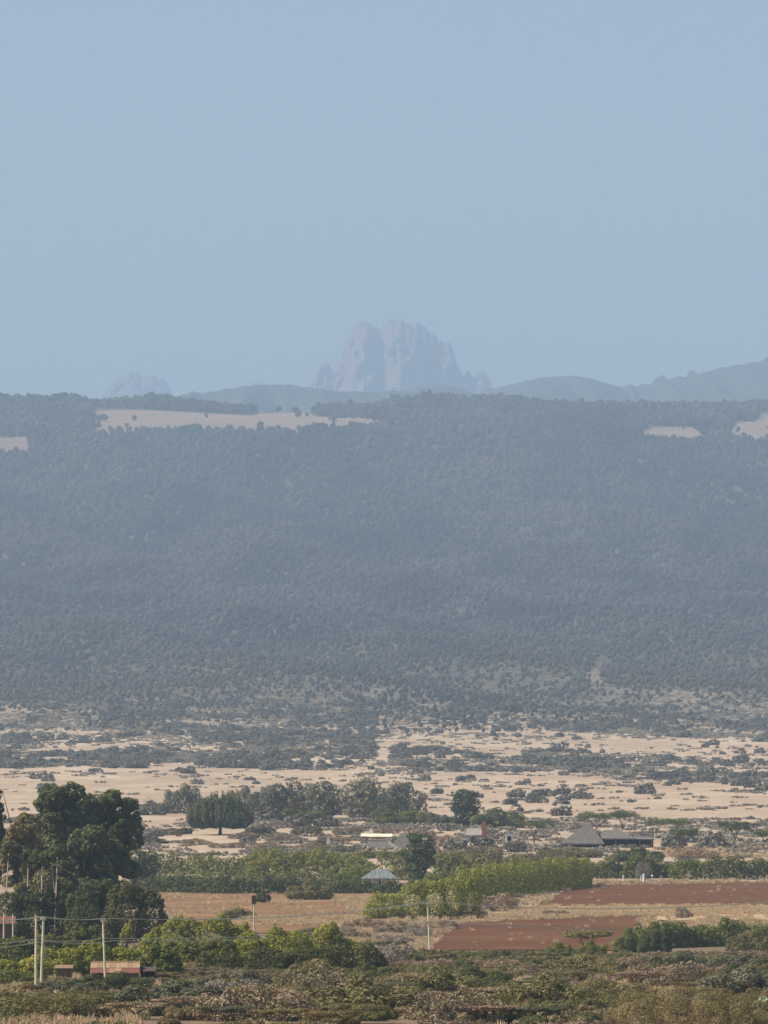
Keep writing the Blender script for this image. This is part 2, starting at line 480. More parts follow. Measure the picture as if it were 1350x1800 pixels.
mountain('hills', [(780, 740), (820, 700), (850, 685), (880, 680), (900, 675), (930, 667), (960, 662), (985, 660), (1010, 660), (1040, 664), (1070, 674), (1095, 680), (1101, 678), (1108, 673), (1113, 676), (1120, 680),
                   (1126, 677), (1130, 673), (1136, 675), (1144, 676), (1150, 669), (1156, 662), (1161, 661), (1166, 657), (1170, 664), (1175, 667), (1185, 664), (1195, 660), (1203, 663), (1208, 660), (1213, 652), (1218, 648),
                   (1222, 653), (1225, 658), (1240, 653), (1255, 650), (1270, 645), (1300, 640), (1330, 636), (1340, 634), (1350, 626), (1370, 612), (1400, 602), (1450, 600), (1520, 620), (1600, 720)],
         27000, 4300, moor, 'long dark mountain shoulder rising to the right with small rock spikes', 745, 1.5, False, 45)

# ------------------------------------------------------------------ foliage
def clumps(r, c, rad, n, cr, flat=.8, zmin=-.25):
    E = []
    while len(E) < n:
        d = r.normal(0, 1, 3); d /= np.linalg.norm(d)
        if d[2] < zmin: continue
        q = np.array(c) + d * np.array(rad) * r.uniform(.62, 1.0)
        s = cr * r.uniform(.65, 1.35)
        E.append((q[0], q[1], q[2], s, s, s * flat * r.uniform(.8, 1.2)))
    return E

def leaves(r, E, n, size, spread=.5, up=.4, aspect=.6, zfloor=None):
    """leaf sprays over the skins of the clumps E, none inside a neighbouring clump"""
    E = np.array(E)
    ar = E[:, 3] * E[:, 4] + E[:, 3] * E[:, 5]
    idx = r.choice(len(E), int(n * 3.2), p=ar / ar.sum())
    d = r.normal(0, 1, (len(idx), 3)); d /= np.linalg.norm(d, axis=1)[:, None]
    f = .84 + .22 * r.random(len(idx)) ** .8
    P = E[idx, :3] + d * E[idx, 3:] * f[:, None]
    o = np.argsort(P[:, 0]); P = P[o]; d = d[o]; idx = idx[o]; f = f[o]
    keep = np.ones(len(P), bool)
    lo = np.searchsorted(P[:, 0], E[:, 0] - .75 * E[:, 3]); hi = np.searchsorted(P[:, 0], E[:, 0] + .75 * E[:, 3])
    for k in range(len(E)):
        i, j = lo[k], hi[k]
        if j <= i: continue
        q = (P[i:j] - E[k, :3]) / E[k, 3:]
        keep[i:j] &= ~(((q * q).sum(1) < .55) & (idx[i:j] != k))
    if zfloor is not None: keep &= P[:, 2] > zfloor
    g = np.flatnonzero(keep)
    if len(g) > n: g = np.sort(r.choice(g, n, replace=False))
    P = P[g]; d = d[g]; idx = idx[g]; e = E[idx]
    nr = d / e[:, 3:] * e[:, 3:].mean(1)[:, None]
    nr /= np.linalg.norm(nr, axis=1)[:, None]
    nr = nr + spread * r.normal(0, 1, nr.shape) * .7 + np.array([0, 0, up])
    nr /= np.linalg.norm(nr, axis=1)[:, None]
    a = np.cross(nr, r.normal(0, 1, nr.shape)); a /= np.linalg.norm(a, axis=1)[:, None] + 1e-9
    bt = np.cross(nr, a)
    s = (size * r.uniform(.55, 1.35, len(P)))[:, None]
    V = np.stack([P + a * s, P + bt * s * aspect + nr * s * .12, P - a * s, P - bt * s * aspect + nr * s * .12], 1).reshape(-1, 3)
    ct = r.random(len(E))
    tone = np.clip(.5 * ct[idx] + .5 * r.random(len(P)), 0, 1)
    F = np.arange(len(P) * 4).reshape(-1, 4)
    return V, F, np.repeat(tone, 4)

def twigs(r, E, n, length, width, rise=.6):
    """bare stems: slivers that fan up and out of the clumps E"""
    E = np.array(E)
    idx = r.choice(len(E), n)
    d = r.normal(0, 1, (n, 3)); d[:, 2] = np.abs(d[:, 2]) * .8; d /= np.linalg.norm(d, axis=1)[:, None]
    e = E[idx]
    P = e[:, :3] + d * e[:, 3:] * (r.random(n) ** .6)[:, None]
    t = d + rise * np.array([0, 0, 1]) + .5 * r.normal(0, 1, d.shape); t /= np.linalg.norm(t, axis=1)[:, None]
    s = np.cross(t, r.normal(0, 1, t.shape)); s /= np.linalg.norm(s, axis=1)[:, None]
    L = (length * r.uniform(.5, 1.4, n))[:, None]; w = width * r.uniform(.6, 1.4, n)[:, None]
    V = np.stack([P - t * L * .5 - s * w, P - t * L * .5 + s * w, P + t * L * .5 + s * w * .3, P + t * L * .5 - s * w * .3], 1).reshape(-1, 3)
    return V, np.arange(n * 4).reshape(-1, 4), np.repeat(.6 * r.random(len(E))[idx] + .4 * r.random(n), 4)

def join(*parts):
    V, F, T, o = [], [], [], 0
    for v, f, t in parts:
        V.append(v); F.append(f + o); T.append(t); o += len(v)
    return np.concatenate(V), np.concatenate(F), np.concatenate(T)

def bush_mesh(name, seed, w, h, mat, n=2200, size=.30, lumps=34, d=None, twig=0, lean=0):
    """a round, lumpy bush w wide and h high standing on z=0"""
    r = np.random.default_rng(seed); d = d or w * .8
    cr = min(w, h) * .13 + .2
    E = []
    k = max(2, int(round(w / h * 1.6)))
    for i in range(k):
        fx = (i + .5) / k - .5
        hh = h * (1 - .55 * abs(fx) ** 1.3 * 1.6) * r.uniform(.82, 1.0)
        E += clumps(r, (fx * (w - 2 * cr), r.uniform(-.15, .15) * d, hh * .42), (max(w / k * .62, cr), d * .36, hh * .5), lumps // k + 3, cr, .8, -.75)
        E.append((fx * (w - 2 * cr), 0, hh * .40, max(w / k * .6, cr), d * .32, hh * .44))
    E = [e for e in E if e[2] > -.2]
    P = [leaves(r, E, n, size, zfloor=0.0)]
    if twig: P.append(twigs(r, E, twig, size * 4, .035))
    return mesh_np(name, *join(*P)[:2], mat, join(*P)[2])

def twig_mesh(name, seed, w, h, mat, n=5000, size=.11, stems=900, flat=False):
    """a dry thorn bush: a dome (or flat layers) of fine twig sprays over thin stems"""
    r = np.random.default_rng(seed); E = []
    if flat:
        for i in range(9):
            a = r.uniform(0, 6.283); q = r.random() ** .5
            z = h * r.uniform(.35, .95) * (1 - .35 * q)
            E.append((math.cos(a) * q * w * .36, math.sin(a) * q * w * .3, z, w * r.uniform(.12, .24), w * r.uniform(.12, .2), h * .09))
        E += clumps(r, (0, 0, h * .35), (w * .42, w * .34, h * .4), 22, h * .15, .5, -.5)
    else:
        k = max(2, int(w / h * 1.5))
        for i in range(k):
            fx = (i + .5) / k - .5
            hh = h * (1 - .8 * abs(fx) ** 1.4) * r.uniform(.78, 1)
            E += clumps(r, (fx * w * .75, r.uniform(-.15, .15) * w, hh * .42), (w / k * .62, w * .32, hh * .50), 22, h * .15, .8, -.7)
            E.append((fx * w * .75, 0, hh * .38, w / k * .55, w * .26, hh * .40))
    E = [e for e in E if e[2] > 0]
    st = twigs(r, E, stems, .5, .018, .35)
    V, F, T = join(leaves(r, E, n, size, .9, .3, .45, zfloor=0.), st)
    V[:, 2] = np.maximum(V[:, 2], -.1)
    return mesh_np(name, V, F, mat, T)

def limbs(r, h, spread, base_r, n, split=.3, crook=.08):
    """tapered trunk with n limbs; returns the mesh builder and the limb tips"""
    b = MB(); tips = []
    top = np.array([r.normal(0, .04) * h, r.normal(0, .04) * h, h * split])
    pts = [np.array([0, 0, -.3]), np.array([r.normal(0, crook) * h * .3, 0, h * split * .55]), top]
    b.tube(pts, [base_r * 1.2, base_r * .9, base_r * .75], 7)
    for i in range(n):
        a = 2 * math.pi * (i + r.uniform(-.3, .3)) / n
        e = np.array([math.cos(a) * spread * r.uniform(.45, 1), math.sin(a) * spread * r.uniform(.45, 1), h * r.uniform(.72, .95)])
        m1 = top + (e - top) * .5 + np.array([r.normal(0, .06) * h, r.normal(0, .06) * h, h * .05])
        b.tube([top, m1, e], [base_r * .6, base_r * .36, base_r * .12], 5)
        tips.append(e); tips.append(m1)
    return b, tips

def make_tree(name, seed, w, h, leaf, bark, label, cat, loc, group=None, n=5200, size=.34, base=.28, lob=9, split=.3, flat=.85, trunk_r=None, cr=None, nc=9):
    """a tree: an empty at its foot, trunk with limbs, crown of clumps around the limb tips"""
    r = np.random.default_rng(seed)
    t = empty(name, loc); tag(t, label, cat, group)
    b, tips = limbs(r, h, w * .40, trunk_r or h * .022 + .08, lob, split)
    b.build('trunk', bark, t)
    E = []
    cr = cr or w * .12
    for i in range(lob * 3):
        a = r.uniform(0, 6.283); f = r.uniform(.1, 1) ** .5
        z = h * (base + (1 - base) * (i + r.random()) / (lob * 3) * .88)
        prof = math.sin(math.pi * min(.98, max(.08, (z / h - base * .6) / (1.05 - base * .6)))) ** .6
        c = (math.cos(a) * w * .36 * f * prof, math.sin(a) * w * .36 * f * prof, z)
        s = w * r.uniform(.13, .22)
        E += clumps(r, c, (s, s, s * flat), nc, cr, .85, -.5)
        E.append((c[0], c[1], c[2], s * .8, s * .8, s * .8 * flat))
    mz = max(e[2] + e[5] for e in E)
    E = [(e[0], e[1], e[2] * h / mz, e[3], e[4], e[5]) for e in E]
    V, F, T = leaves(r, E, n, size)
    link('crown', mesh_np('crown', V, F, leaf, T), t)
    return t

def make_acacia(name, seed, w, h, leaf, label, loc, group=None, n=1600, size=.30, pads=6, cat='tree'):
    """a flat-topped thorn tree: crooked trunk, spreading limbs, thin layered pads"""
    r = np.random.default_rng(seed)
    t = empty(name, loc); tag(t, label, cat, group)
    b, tips = limbs(r, h * .95, w * .38, .06 + h * .022, pads, .34, .3)
    b.build('trunk', 'bark', t)
    E = []
    for i in range(pads):
        c = tips[2 * i]
        s = w * r.uniform(.16, .26)
        E.append((c[0], c[1], h * r.uniform(.80, .95), s, s, h * .075))
        for k in range(3):
            E.append((c[0] + r.normal(0, s * .6), c[1] + r.normal(0, s * .6), h * r.uniform(.72, .97), s * .5, s * .5, h * .06))
    P = [leaves(r, E, n, size, .5, .6), twigs(r, E, n // 3, size * 3, .04, .2)]
    V, F, T = join(*P)
    link('crown', mesh_np('crown', V, F, leaf, T), t)
    return t

def hedge_mesh(name, seed, path, h, depth, mat, per_m=143, size=.34, hvar=.16, cr=1.1, bare=0.0):
    """lumpy foliage along a path of world points; mesh in world-relative coordinates about path[0]"""
    r = np.random.default_rng(seed)
    p = np.array(path, float); seg = np.linalg.norm(np.diff(p[:, :2], axis=0), axis=1); s = np.concatenate([[0], np.cumsum(seg)])
    L = s[-1]; E = []
    k = int(L / (cr * .62))
    for i in range(k):
        q = (i + r.random()) / k * L
        x = np.interp(q, s, p[:, 0]); yy = np.interp(q, s, p[:, 1])
        zz = tz(x, yy)
        hh = h * (1 - hvar + hvar * (math.sin(q * .35 + seed) + math.sin(q * .83 + seed * 2)) * .5 - hvar * .6 * r.random())
        taper = min(1, .55 + min(q, L - q) / (h * 1.2))
        for j in range(7):
            ph = r.uniform(0, math.pi)
            E.append((x + r.normal(0, cr * .3) - p[0, 0], yy + math.cos(ph) * depth * .5 - p[0, 1], zz + bare + max(.2, (hh - cr * .7) * taper * math.sin(ph) * r.uniform(.45, 1)) - tz(*p[0, :2]),
                      cr * r.uniform(.7, 1.25), cr * r.uniform(.7, 1.25), cr * r.uniform(.6, 1.0)))
    V, F, T = leaves(r, E, int(L * per_m), size)
    return mesh_np(name, V, F, mat, T)
def hedge(seed, pts, hpx, depth, mat, label, cat='hedge', name='hedge', **k):
    """pts: (photo column, distance)"""
    path = [(at(px, d), d) for px, d in pts]
    h = hpx / PXR * pts[0][1]
    o = link(name, hedge_mesh(name, seed, path, h, depth, mat, **k))
    o.location = (path[0][0], path[0][1], tz(*path[0]) )
    return tag(o, label, cat)

# ------------------------------------------------------------------ scatter of uncountable things
def scatter(name, P, scl, idx, tint, protos, label, kind='stuff', rot=None):
    P = np.asarray(P, np.float32)
    me = bpy.data.meshes.new(name)
    me.vertices.add(len(P)); me.vertices.foreach_set('co', P.ravel())
    for nme, typ, arr, key in (('scl', 'FLOAT_VECTOR', scl, 'vector'), ('idx', 'INT', idx, 'value'), ('tint', 'FLOAT', tint, 'value'),
                               ('rotz', 'FLOAT', rng.uniform(0, 6.283, len(P)) if rot is None else rot, 'value')):
        a = me.attributes.new(nme, typ, 'POINT')
        a.data.foreach_set(key, np.ascontiguousarray(arr, np.int32 if typ == 'INT' else np.float32).ravel())
    me.update()
    o = link(name, me)
    tag(o, label, None, kind=kind)
    ng = bpy.data.node_groups.new(name, 'GeometryNodeTree')
    ng.interface.new_socket('Geometry', in_out='INPUT', socket_type='NodeSocketGeometry')
    ng.interface.new_socket('Geometry', in_out='OUTPUT', socket_type='NodeSocketGeometry')
    N, L = ng.nodes.new, ng.links.new
    gi, go = N('NodeGroupInput'), N('NodeGroupOutput')
    jn = N('GeometryNodeJoinGeometry')
    for pr in protos:
        oi = N('GeometryNodeObjectInfo'); oi.inputs['Object'].default_value = pr
        oi.inputs['As Instance'].default_value = False
        g2 = N('GeometryNodeGeometryToInstance')
        L(oi.outputs['Geometry'], g2.inputs[0]); L(g2.outputs[0], jn.inputs[0])
    ip = N('GeometryNodeInstanceOnPoints')
    ip.inputs['Pick Instance'].default_value = True
    def attr(nm, t):
        a = N('GeometryNodeInputNamedAttribute'); a.data_type = t; a.inputs['Name'].default_value = nm; return a.outputs['Attribute']
    cx = N('ShaderNodeCombineXYZ'); L(attr('rotz', 'FLOAT'), cx.inputs['Z'])
    L(gi.outputs[0], ip.inputs['Points']); L(jn.outputs[0], ip.inputs['Instance'])
    L(attr('idx', 'INT'), ip.inputs['Instance Index'])
    er = N('FunctionNodeEulerToRotation'); L(cx.outputs[0], er.inputs[0]); L(er.outputs[0], ip.inputs['Rotation'])
    L(attr('scl', 'FLOAT_VECTOR'), ip.inputs['Scale'])
    L(ip.outputs[0], go.inputs[0])
    md = o.modifiers.new('scatter', 'NODES'); md.node_group = ng
    return o
def proto(name, me):
    return bpy.data.objects.new(name, me)        # never linked to the scene; only a source for scatter

# value noise used for land cover
_g = np.random.default_rng(99).random((256, 256))
def vnoise(x, y):
    xi = np.floor(x).astype(int); yi = np.floor(y).astype(int); fx = x - xi; fy = y - yi
    fx = fx * fx * (3 - 2 * fx); fy = fy * fy * (3 - 2 * fy)
    a = _g[xi % 256, yi % 256]; b_ = _g[(xi + 1) % 256, yi % 256]; c = _g[xi % 256, (yi + 1) % 256]; d = _g[(xi + 1) % 256, (yi + 1) % 256]
    return (a * (1 - fx) + b_ * fx) * (1 - fy) + (c * (1 - fx) + d * fx) * fy
def fnoise(x, y): return (vnoise(x, y) + .5 * vnoise(x * 2.1 + 7, y * 2.1) + .25 * vnoise(x * 4.3, y * 4.3 + 3)) / 1.75
def inpoly(px, v, poly):
    poly = np.array(poly, float); c = np.zeros(len(px), bool); j = len(poly) - 1
    for i in range(len(poly)):
        xi, yi = poly[i]; xj, yj = poly[j]
        c ^= ((yi > v) != (yj > v)) & (px < (xj - xi) * (v - yi) / (yj - yi + 1e-9) + xi); j = i
    return c

# ---- wood on the far slope
fp = []
for i in range(6):
    r = np.random.default_rng(300 + i)
    h = [8, 9, 7, 10, 6.5, 11][i]; w = [9, 8, 10, 8, 9, 6.5][i]
    E = []
    for k in range(7):
        a = r.uniform(0, 6.28); f = r.uniform(0, 1)
        s = w * r.uniform(.17, .28)
        E.append((math.cos(a) * w * .3 * f, math.sin(a) * w * .3 * f, h * r.uniform(.35, .85), s, s, s * .8))
    V, F, T = leaves(r, E, 260, .85, .45)
    fp.append(proto('far_tree', mesh_np('far_tree', V, F, 'forest_leaf', T)))
N = 300000
dd = np.sqrt(rng.uniform(5700**2, 17300**2, N)); xx = rng.uniform(-.062, .062, N) * dd
vv = EYE - PXR * terrain(xx, dd) / dd; px = 675 + PXR * xx / dd
dens = np.clip(np.interp(vv, [1020, 1120, 1200, 1240, 1290], [1.0, .80, .50, .28, .06]) + .9 * (fnoise(xx / 60., dd / 240.) - .5) * np.interp(vv, [900, 1120, 1200], [0, .3, 1]), 0, 1)
right = np.clip((px - 640) / 120, 0, 1)
dens *= np.where((vv > 1235) & (px > 640), .75, 1)
dens = np.where((dd > 10800), 1, dens) * np.interp(dd, [6000, 14000], [1, .45])
keep = rng.random(len(dd)) < dens * .62
for poly in ([(160, 716), (460, 729), (640, 737), (690, 743), (690, 752), (600, 758), (560, 756), (520, 762), (420, 763), (340, 759), (165, 763)], [(455, 718), (540, 718), (560, 733), (440, 733)],
             [(1138, 749), (1222, 752), (1250, 775), (1120, 775)], [(1288, 744), (1330, 742), (1334, 724), (1430, 724), (1430, 774), (1284, 774)], [(-90, 766), (48, 767), (52, 800), (-90, 800)],
             [(638, 774), (656, 774), (660, 786), (636, 786)], [(702, 777), (718, 777), (720, 790), (700, 790)], [(758, 784), (772, 784), (776, 795), (755, 795)], [(1040, 1203), (1036, 1186), (1050, 1160), (1066, 1158), (1058, 1186), (1060, 1203)]):
    keep &= ~inpoly(px, vv, poly) | ((rng.random(len(px)) < .02) & (vnoise(px / 14., vv / 5.) > .72))
px, vv, xx, dd = px[keep], vv[keep], xx[keep], dd[keep]
sc = np.interp(vv, [700, 1000, 1150, 1260], [1.15, 1.0, .75, .5]) * rng.uniform(.5, 1.45, len(dd)) * np.interp(dd, [6000, 14000], [.95, 1.4])
big = rng.random(len(dd)) < .03
sc = np.where(big & (vv < 1100), sc * 1.35, sc)
zz = terrain(xx, dd)
tint = np.clip((fnoise(xx / 60., dd / 260.) - .5) * 1.5 + (fnoise(xx / 210. + 9, dd / 800.) - .5) * 1.5 + np.interp(vv, [960, 1100, 1200], [.55, .30, .05]) + rng.normal(0, .13, len(dd)), 0, 1)
scatter('far_forest', np.stack([xx, dd, zz - .3], 1), np.stack([sc, sc, sc * rng.uniform(.8, 1.2, len(dd))], 1), rng.integers(0, 6, len(dd)), tint, fp,
        'dense dark woodland covering the hazy slope below the peaks')
print('far forest', len(dd))

# ---- shrubs on the dry plain
def pl_density(px, v):
    sl = np.where(px > 700, (px - 700) * .055, 0)              # bands sink towards the right
    w = v - sl
    d = np.zeros_like(v)
    L_ = px < 660
    d = np.where(L_ & (w < 1290), .85, d)
    d = np.where(L_ & (w >= 1285) & (w < 1336), .42, d)
    d = np.where((px < 430) & (w >= 1334) & (w < 1351), .9, d)
    d = np.where((px >= 430) & (px < 760) & (w >= 1340) & (w < 1362), .30, d)
    d = np.where((px > 440) & (px < 660) & (w > 1286) & (w < 1318), .75, d)
    Rr = px >= 660
    d = np.where(Rr & (w < 1252), .42, d)
    d = np.where(Rr & (w >= 1252) & (w < 1270) & (px > 930), .85, d)
    d = np.where(Rr & (w >= 1252) & (w < 1266) & (px <= 930), .25, d)
    d = np.where(Rr & (w >= 1270) & (w < 1312), .05, d)
    d = np.where((px > 920) & (px < 1050) & (w >= 1305) & (w < 1348), .85, d)
    d = np.where((px > 690) & (px <= 920) & (w >= 1316) & (w < 1352), .45, d)
    d = np.where((px >= 1050) & (w >= 1304) & (w < 1362), .34, d)
    d = np.where((w >= 1362) & (w < 1420), .05, d)
    d = np.where((px < 660) & (w >= 1355) & (w < 1420), .025, d)
    d = np.where((w >= 1440) & (w < 1500), .10, d)
    return d
N = 62000
dd = np.sqrt(rng.uniform(2250**2, 6700**2, N)); xx = rng.uniform(-.060, .060, N) * dd
vv = EYE - PXR * terrain(xx, dd) / dd; px = 675 + PXR * xx / dd
nz = fnoise(xx / 34., dd / 130.)
p = pl_density(px, vv) * np.clip((nz - .34) * 4.2, .02, 1.6)
keep = (rng.random(N) < p * .42) & ~((px > 970) & (px < 1170) & (vv > 1452)) & ~((px > 600) & (px < 740) & (vv > 1455)) & ~((px > 350) & (px < 430) & (vv > 1450))
xx, dd, px, vv, nz = xx[keep], dd[keep], px[keep], vv[keep], nz[keep]
sc = (.22 + 1.15 * rng.random(len(dd)) ** 2.0) * np.where(nz > .55, 1.25, .85)
app = sc / dd * np.where(np.abs(px - 675) < 690, 1, 0)
order = np.argsort(-app)
big_, rest = order[:270], order[270:]
pm = []
for i in range(5):
    r = np.random.default_rng(410 + i)
    w = [7.5, 6, 8.5, 5, 6.5][i]; h = [3.8, 3.6, 3.3, 3.0, 4.6][i]
    pm.append(bush_mesh('shrub', 410 + i, w, h, 'plain_leaf', 420, .46, 14))
shrub_labels = ['wide dark shrub, one of many dotting the dry plain', 'rounded dark shrub, one of many dotting the dry plain', 'low spreading shrub, one of many dotting the dry plain',
                'small compact shrub, one of many dotting the dry plain', 'taller bushy shrub, one of many dotting the dry plain']
for k in big_:
    i = int(rng.integers(0, 5))
    o = link('shrub', pm[i])
    o.location = (xx[k], dd[k], tz(xx[k], dd[k]) - .15)
    o.rotation_euler = (0, 0, rng.uniform(-.5, .5)); s = sc[k]; o.scale = (s * 1.1, s, s)
    tag(o, shrub_labels[i], 'shrub', 'shrubs dotted over the dry plain')
pp = []
M['plain_leaf_i'] = leaf_mat('plain_leaf_far', (.085, .080, .060), (.190, .172, .125), True, .1)
for i in range(5):
    me = pm[i].copy(); me.materials.clear(); me.materials.append(M['plain_leaf_i']); pp.append(proto('plain_shrub', me))
k = rest
scatter('distant_scrub', np.stack([xx[k], dd[k], terrain(xx[k], dd[k]) - .15], 1), np.stack([sc[k] * 1.1, sc[k], sc[k]], 1), rng.integers(0, 5, len(k)), rng.random(len(k)), pp,
        'scattered dark scrub where the plain meets the wooded slope')
print('plain shrubs', len(dd))
# low grey-brown growth that dulls the grass in bands
lp = []
M['low_growth'] = leaf_mat('low_growth', (.17, .145, .110), (.37, .315, .235), True, .1)
for i in range(3):
    r = np.random.default_rng(450 + i); E = clumps(r, (0, 0, .3), (2.6, 2.0, .3), 9, .6, .7, -.1)
    V, F, T = join(leaves(r, E, 70, .42, .8), twigs(r, E, 60, .8, .12)); lp.append(proto('low_growth', mesh_np('low_growth', V, F, 'low_growth', T)))
N = 85000
dd = np.sqrt(rng.uniform(2300**2, 8000**2, N)); xx = rng.uniform(-.060, .060, N) * dd
vv = EYE - PXR * terrain(xx, dd) / dd; px = 675 + PXR * xx / dd
p = np.clip(pl_density(px, vv) * 1.1 + .025, 0, .8) * np.clip((fnoise(xx / 50. + 31, dd / 90.) - .36) * 4.5, 0, 1.4)
p = np.where(vv < 1300, np.maximum(p, np.interp(vv, [1080, 1240, 1300], [1.0, .8, .15]) * np.clip((fnoise(xx / 40., dd / 120. + 5) - .30) * 4, 0, 1)), p)
p = np.where((vv > 1440) & (vv < 1505), np.clip((fnoise(xx / 14. + 3, dd / 50.) - .36) * 4, 0, .8), p)
k = (rng.random(N) < p * .75) & ~((np.abs(px - 387) < 45) & (vv > 1440) & (vv < 1500))
xx, dd = xx[k], dd[k]
s = rng.uniform(.5, 1.5, len(dd))
scatter('low_scrub', np.stack([xx, dd, terrain(xx, dd) - .05], 1), np.stack([s * 1.3, s, s], 1), rng.integers(0, 3, len(dd)), rng.random(len(dd)), lp, 'low grey-brown growth dulling the dry grass in bands')
print('low growth', len(dd))

# ------------------------------------------------------------------ near vegetation
# prototypes shared by the bushes (unit designs, scaled per plant)
BUSH = {}
def bush_proto(key, *a, **k):
    BUSH[key] = a[0](*a[1:], **k)
for i in range(4):
    bush_proto(('bright', i), bush_mesh, 'bush', 500 + i, 9, 5.5, 'leaf_bright', 14300, 0.13, 39.60)
    bush_proto(('mid', i), bush_mesh, 'bush', 520 + i, 9, 5, 'leaf_mid', 13200, 0.13, 39.60)
    bush_proto(('dark', i), bush_mesh, 'bush', 540 + i, 8, 5, 'leaf_dark', 12320, 0.13, 36.96)
    bush_proto(('grey', i), bush_mesh, 'bush', 560 + i, 8, 4, 'leaf_grey', 4200, .17, 50, twig=700)
    bush_proto(('olive', i), bush_mesh, 'bush', 580 + i, 8, 4.5, 'leaf_olive', 4400, .17, 50, twig=700)
    bush_proto(('twig', i), twig_mesh, 'bush', 600 + i, 8, 4, 'twig_brown', 6000, .13, 1200)
    bush_proto(('dead', i), twig_mesh, 'bush', 620 + i, 7, 4, 'twig_grey', 4500, .12, 1500)
    bush_proto(('brown', i), twig_mesh, 'bush', 640 + i, 8, 4.5, 'leaf_olive' if i % 2 else 'twig_brown', 6000, .13, 1000)
DIM = {'bright': (9, 5.5), 'mid': (9, 5), 'dark': (8, 5), 'grey': (8, 4), 'olive': (8, 4.5), 'twig': (8, 4), 'dead': (7, 4), 'brown': (8, 4.5)}
bi = [0]
def bush(kind, px, d, wpx, hpx, label, cat='bush', group=None, name='bush'):
    bi[0] += 1
    o = link(name, BUSH[(kind, bi[0] % 4)])
    x = at(px, d); W_, H_ = DIM[kind]
    o.location = (x, d, tz(x, d) - .1)
    sx_ = wpx / PXR * d / W_; sz_ = hpx / PXR * d / H_
    o.scale = (sx_, min(sx_, 1.6 * sz_), sz_)
    return tag(o, label, cat, group)

# -- row of trees and thickets on the plain's near edge (about 3 km)
bush('grey', 322, 3060, 74, 58, 'tall rounded grey-green bush behind the left side of the candelabra tree')
bush('grey', 428, 3030, 66, 60, 'tall grey-green bush behind the right side of the candelabra tree')
bush('grey', 266, 3020, 60, 32, 'low grey bush between the big dark trees and the candelabra tree')
bush('dark', 668, 2900, 40, 30, 'low dark bush at the foot of the grey-green thicket')
bush('mid', 714, 2820, 112, 30, 'long low bright green bush in front of the distant thicket')
bush('mid', 520, 2880, 110, 26, 'low green bush under the tall grey thicket')
bush('dark', 872, 2760, 96, 40, 'wide dark bush right of the pointed tree on the plain')
bush('grey', 780, 2800, 50, 24, 'small grey bush left of the pointed tree on the plain')
def ptree(px, d, wpx, hpx, leaf, label, seed, **k):
    x = at(px, d); s = d / PXR
    return make_tree('tree', seed, wpx * s, hpx * s, leaf, k.pop('bark', 'bark'), label, 'tree', (x, d, tz(x, d)), **k)
ptree(486, 2960, 50, 62, 'leaf_grey', 'grey-green tree at the left end of the distant thicket', 701, n=2989, size=.6, base=.05)
ptree(525, 2970, 60, 66, 'leaf_grey', 'spiky topped grey-green tree in the distant thicket', 702, n=3449, size=.55, base=.05)
ptree(572, 2950, 56, 66, 'leaf_grey', 'grey-green tree with upright tips in the middle of distant thicket', 703, n=3449, size=.55, base=.05)
ptree(640, 2930, 84, 74, 'leaf_grey', 'broad grey-green tree, the tallest of the distant thicket', 704, n=5060, size=.6, base=.05)
ptree(698, 2960, 54, 64, 'leaf_grey', 'slim grey-green tree right of the tallest thicket tree', 705, n=2989, size=.55, base=.05)
ptree(735, 2980, 36, 48, 'leaf_grey', 'small thin tree at the right end of the distant thicket', 706, n=1380, size=.5, base=.1)
ptree(819, 2790, 50, 66, 'leaf_dark', 'pointed dark green tree standing alone on the dry plain', 707, n=3449, size=.55, base=.08)
# candelabra tree
def candelabra(px, d, wpx, hpx, label):
    r = np.random.default_rng(77); s = d / PXR; w, h = wpx * s, hpx * s; x = at(px, d)
    t = empty('candelabra_tree', (x, d, tz(x, d))); tag(t, label, 'tree')
    MB().tube([(0, 0, -.4), (.1, 0, h * .12), (0, 0, h * .26)], [.8, .6, .5], 8).build('trunk', 'bark', t)
    cm = []
    for i in range(270):
        a = r.uniform(0, 6.283); q = math.sqrt(r.uniform(.02, 1)); rx = w * .5 * q
        zt = h * (1.0 - .50 * q ** 2.3) * r.uniform(.86, 1.0); zb = h * (.20 + .12 * q * r.uniform(-.6, 1.6))
        cm.append((math.cos(a) * rx, math.sin(a) * rx, zb, zt))
    b = MB()
    for (cx_, cy_, zb, zt) in cm:
        b.tube([(cx_ * .25, cy_ * .25, h * .2), (cx_ * .84, cy_ * .84, zb), (cx_, cy_, (zb + zt) / 2), (cx_ * .93, cy_ * .93, zt)], [.20, .30, .34, .22], 5)
    me = b.mesh('crown', 'leaf_dark')
    a = me.attributes.new('tone', 'FLOAT', 'POINT')
    a.data.foreach_set('value', np.repeat(r.random(270) * .8, 20).astype(np.float32))
    o = link('crown', me, t); o['kind'] = 'stuff'
    r2 = np.random.default_rng(78)
    E = [(c[0], c[1], (c[2] + c[3]) / 2 + .2 * (c[3] - c[2]), .7, .7, (c[3] - c[2]) * .42) for c in cm]
    V, F, T = leaves(r2, E, 9500, .30, .8)
    o = link('foliage', mesh_np('foliage', V, F, 'leaf_dark', T), t)
candelabra(387, 2620, 120, 74, 'dark dome shaped candelabra tree on a single trunk on the dry plain')
def acac(px, d, wpx, hpx, label, seed, leaf='leaf_dark', **k):
    x = at(px, d); s = d / PXR
    return make_acacia('acacia_tree', seed, wpx * s, hpx * s, leaf, label, (x, d, tz(x, d)), **k)
acac(938, 2500, 62, 40, 'flat topped thorn tree between the dark bush and the thatched lodge', 720)
acac(1046, 2620, 66, 42, 'wide flat crowned thorn tree behind the peak of the lodge roof', 721, pads=5)
acac(1093, 2600, 58, 46, 'tall thorn tree with a dark flat top behind the lodge veranda', 722)
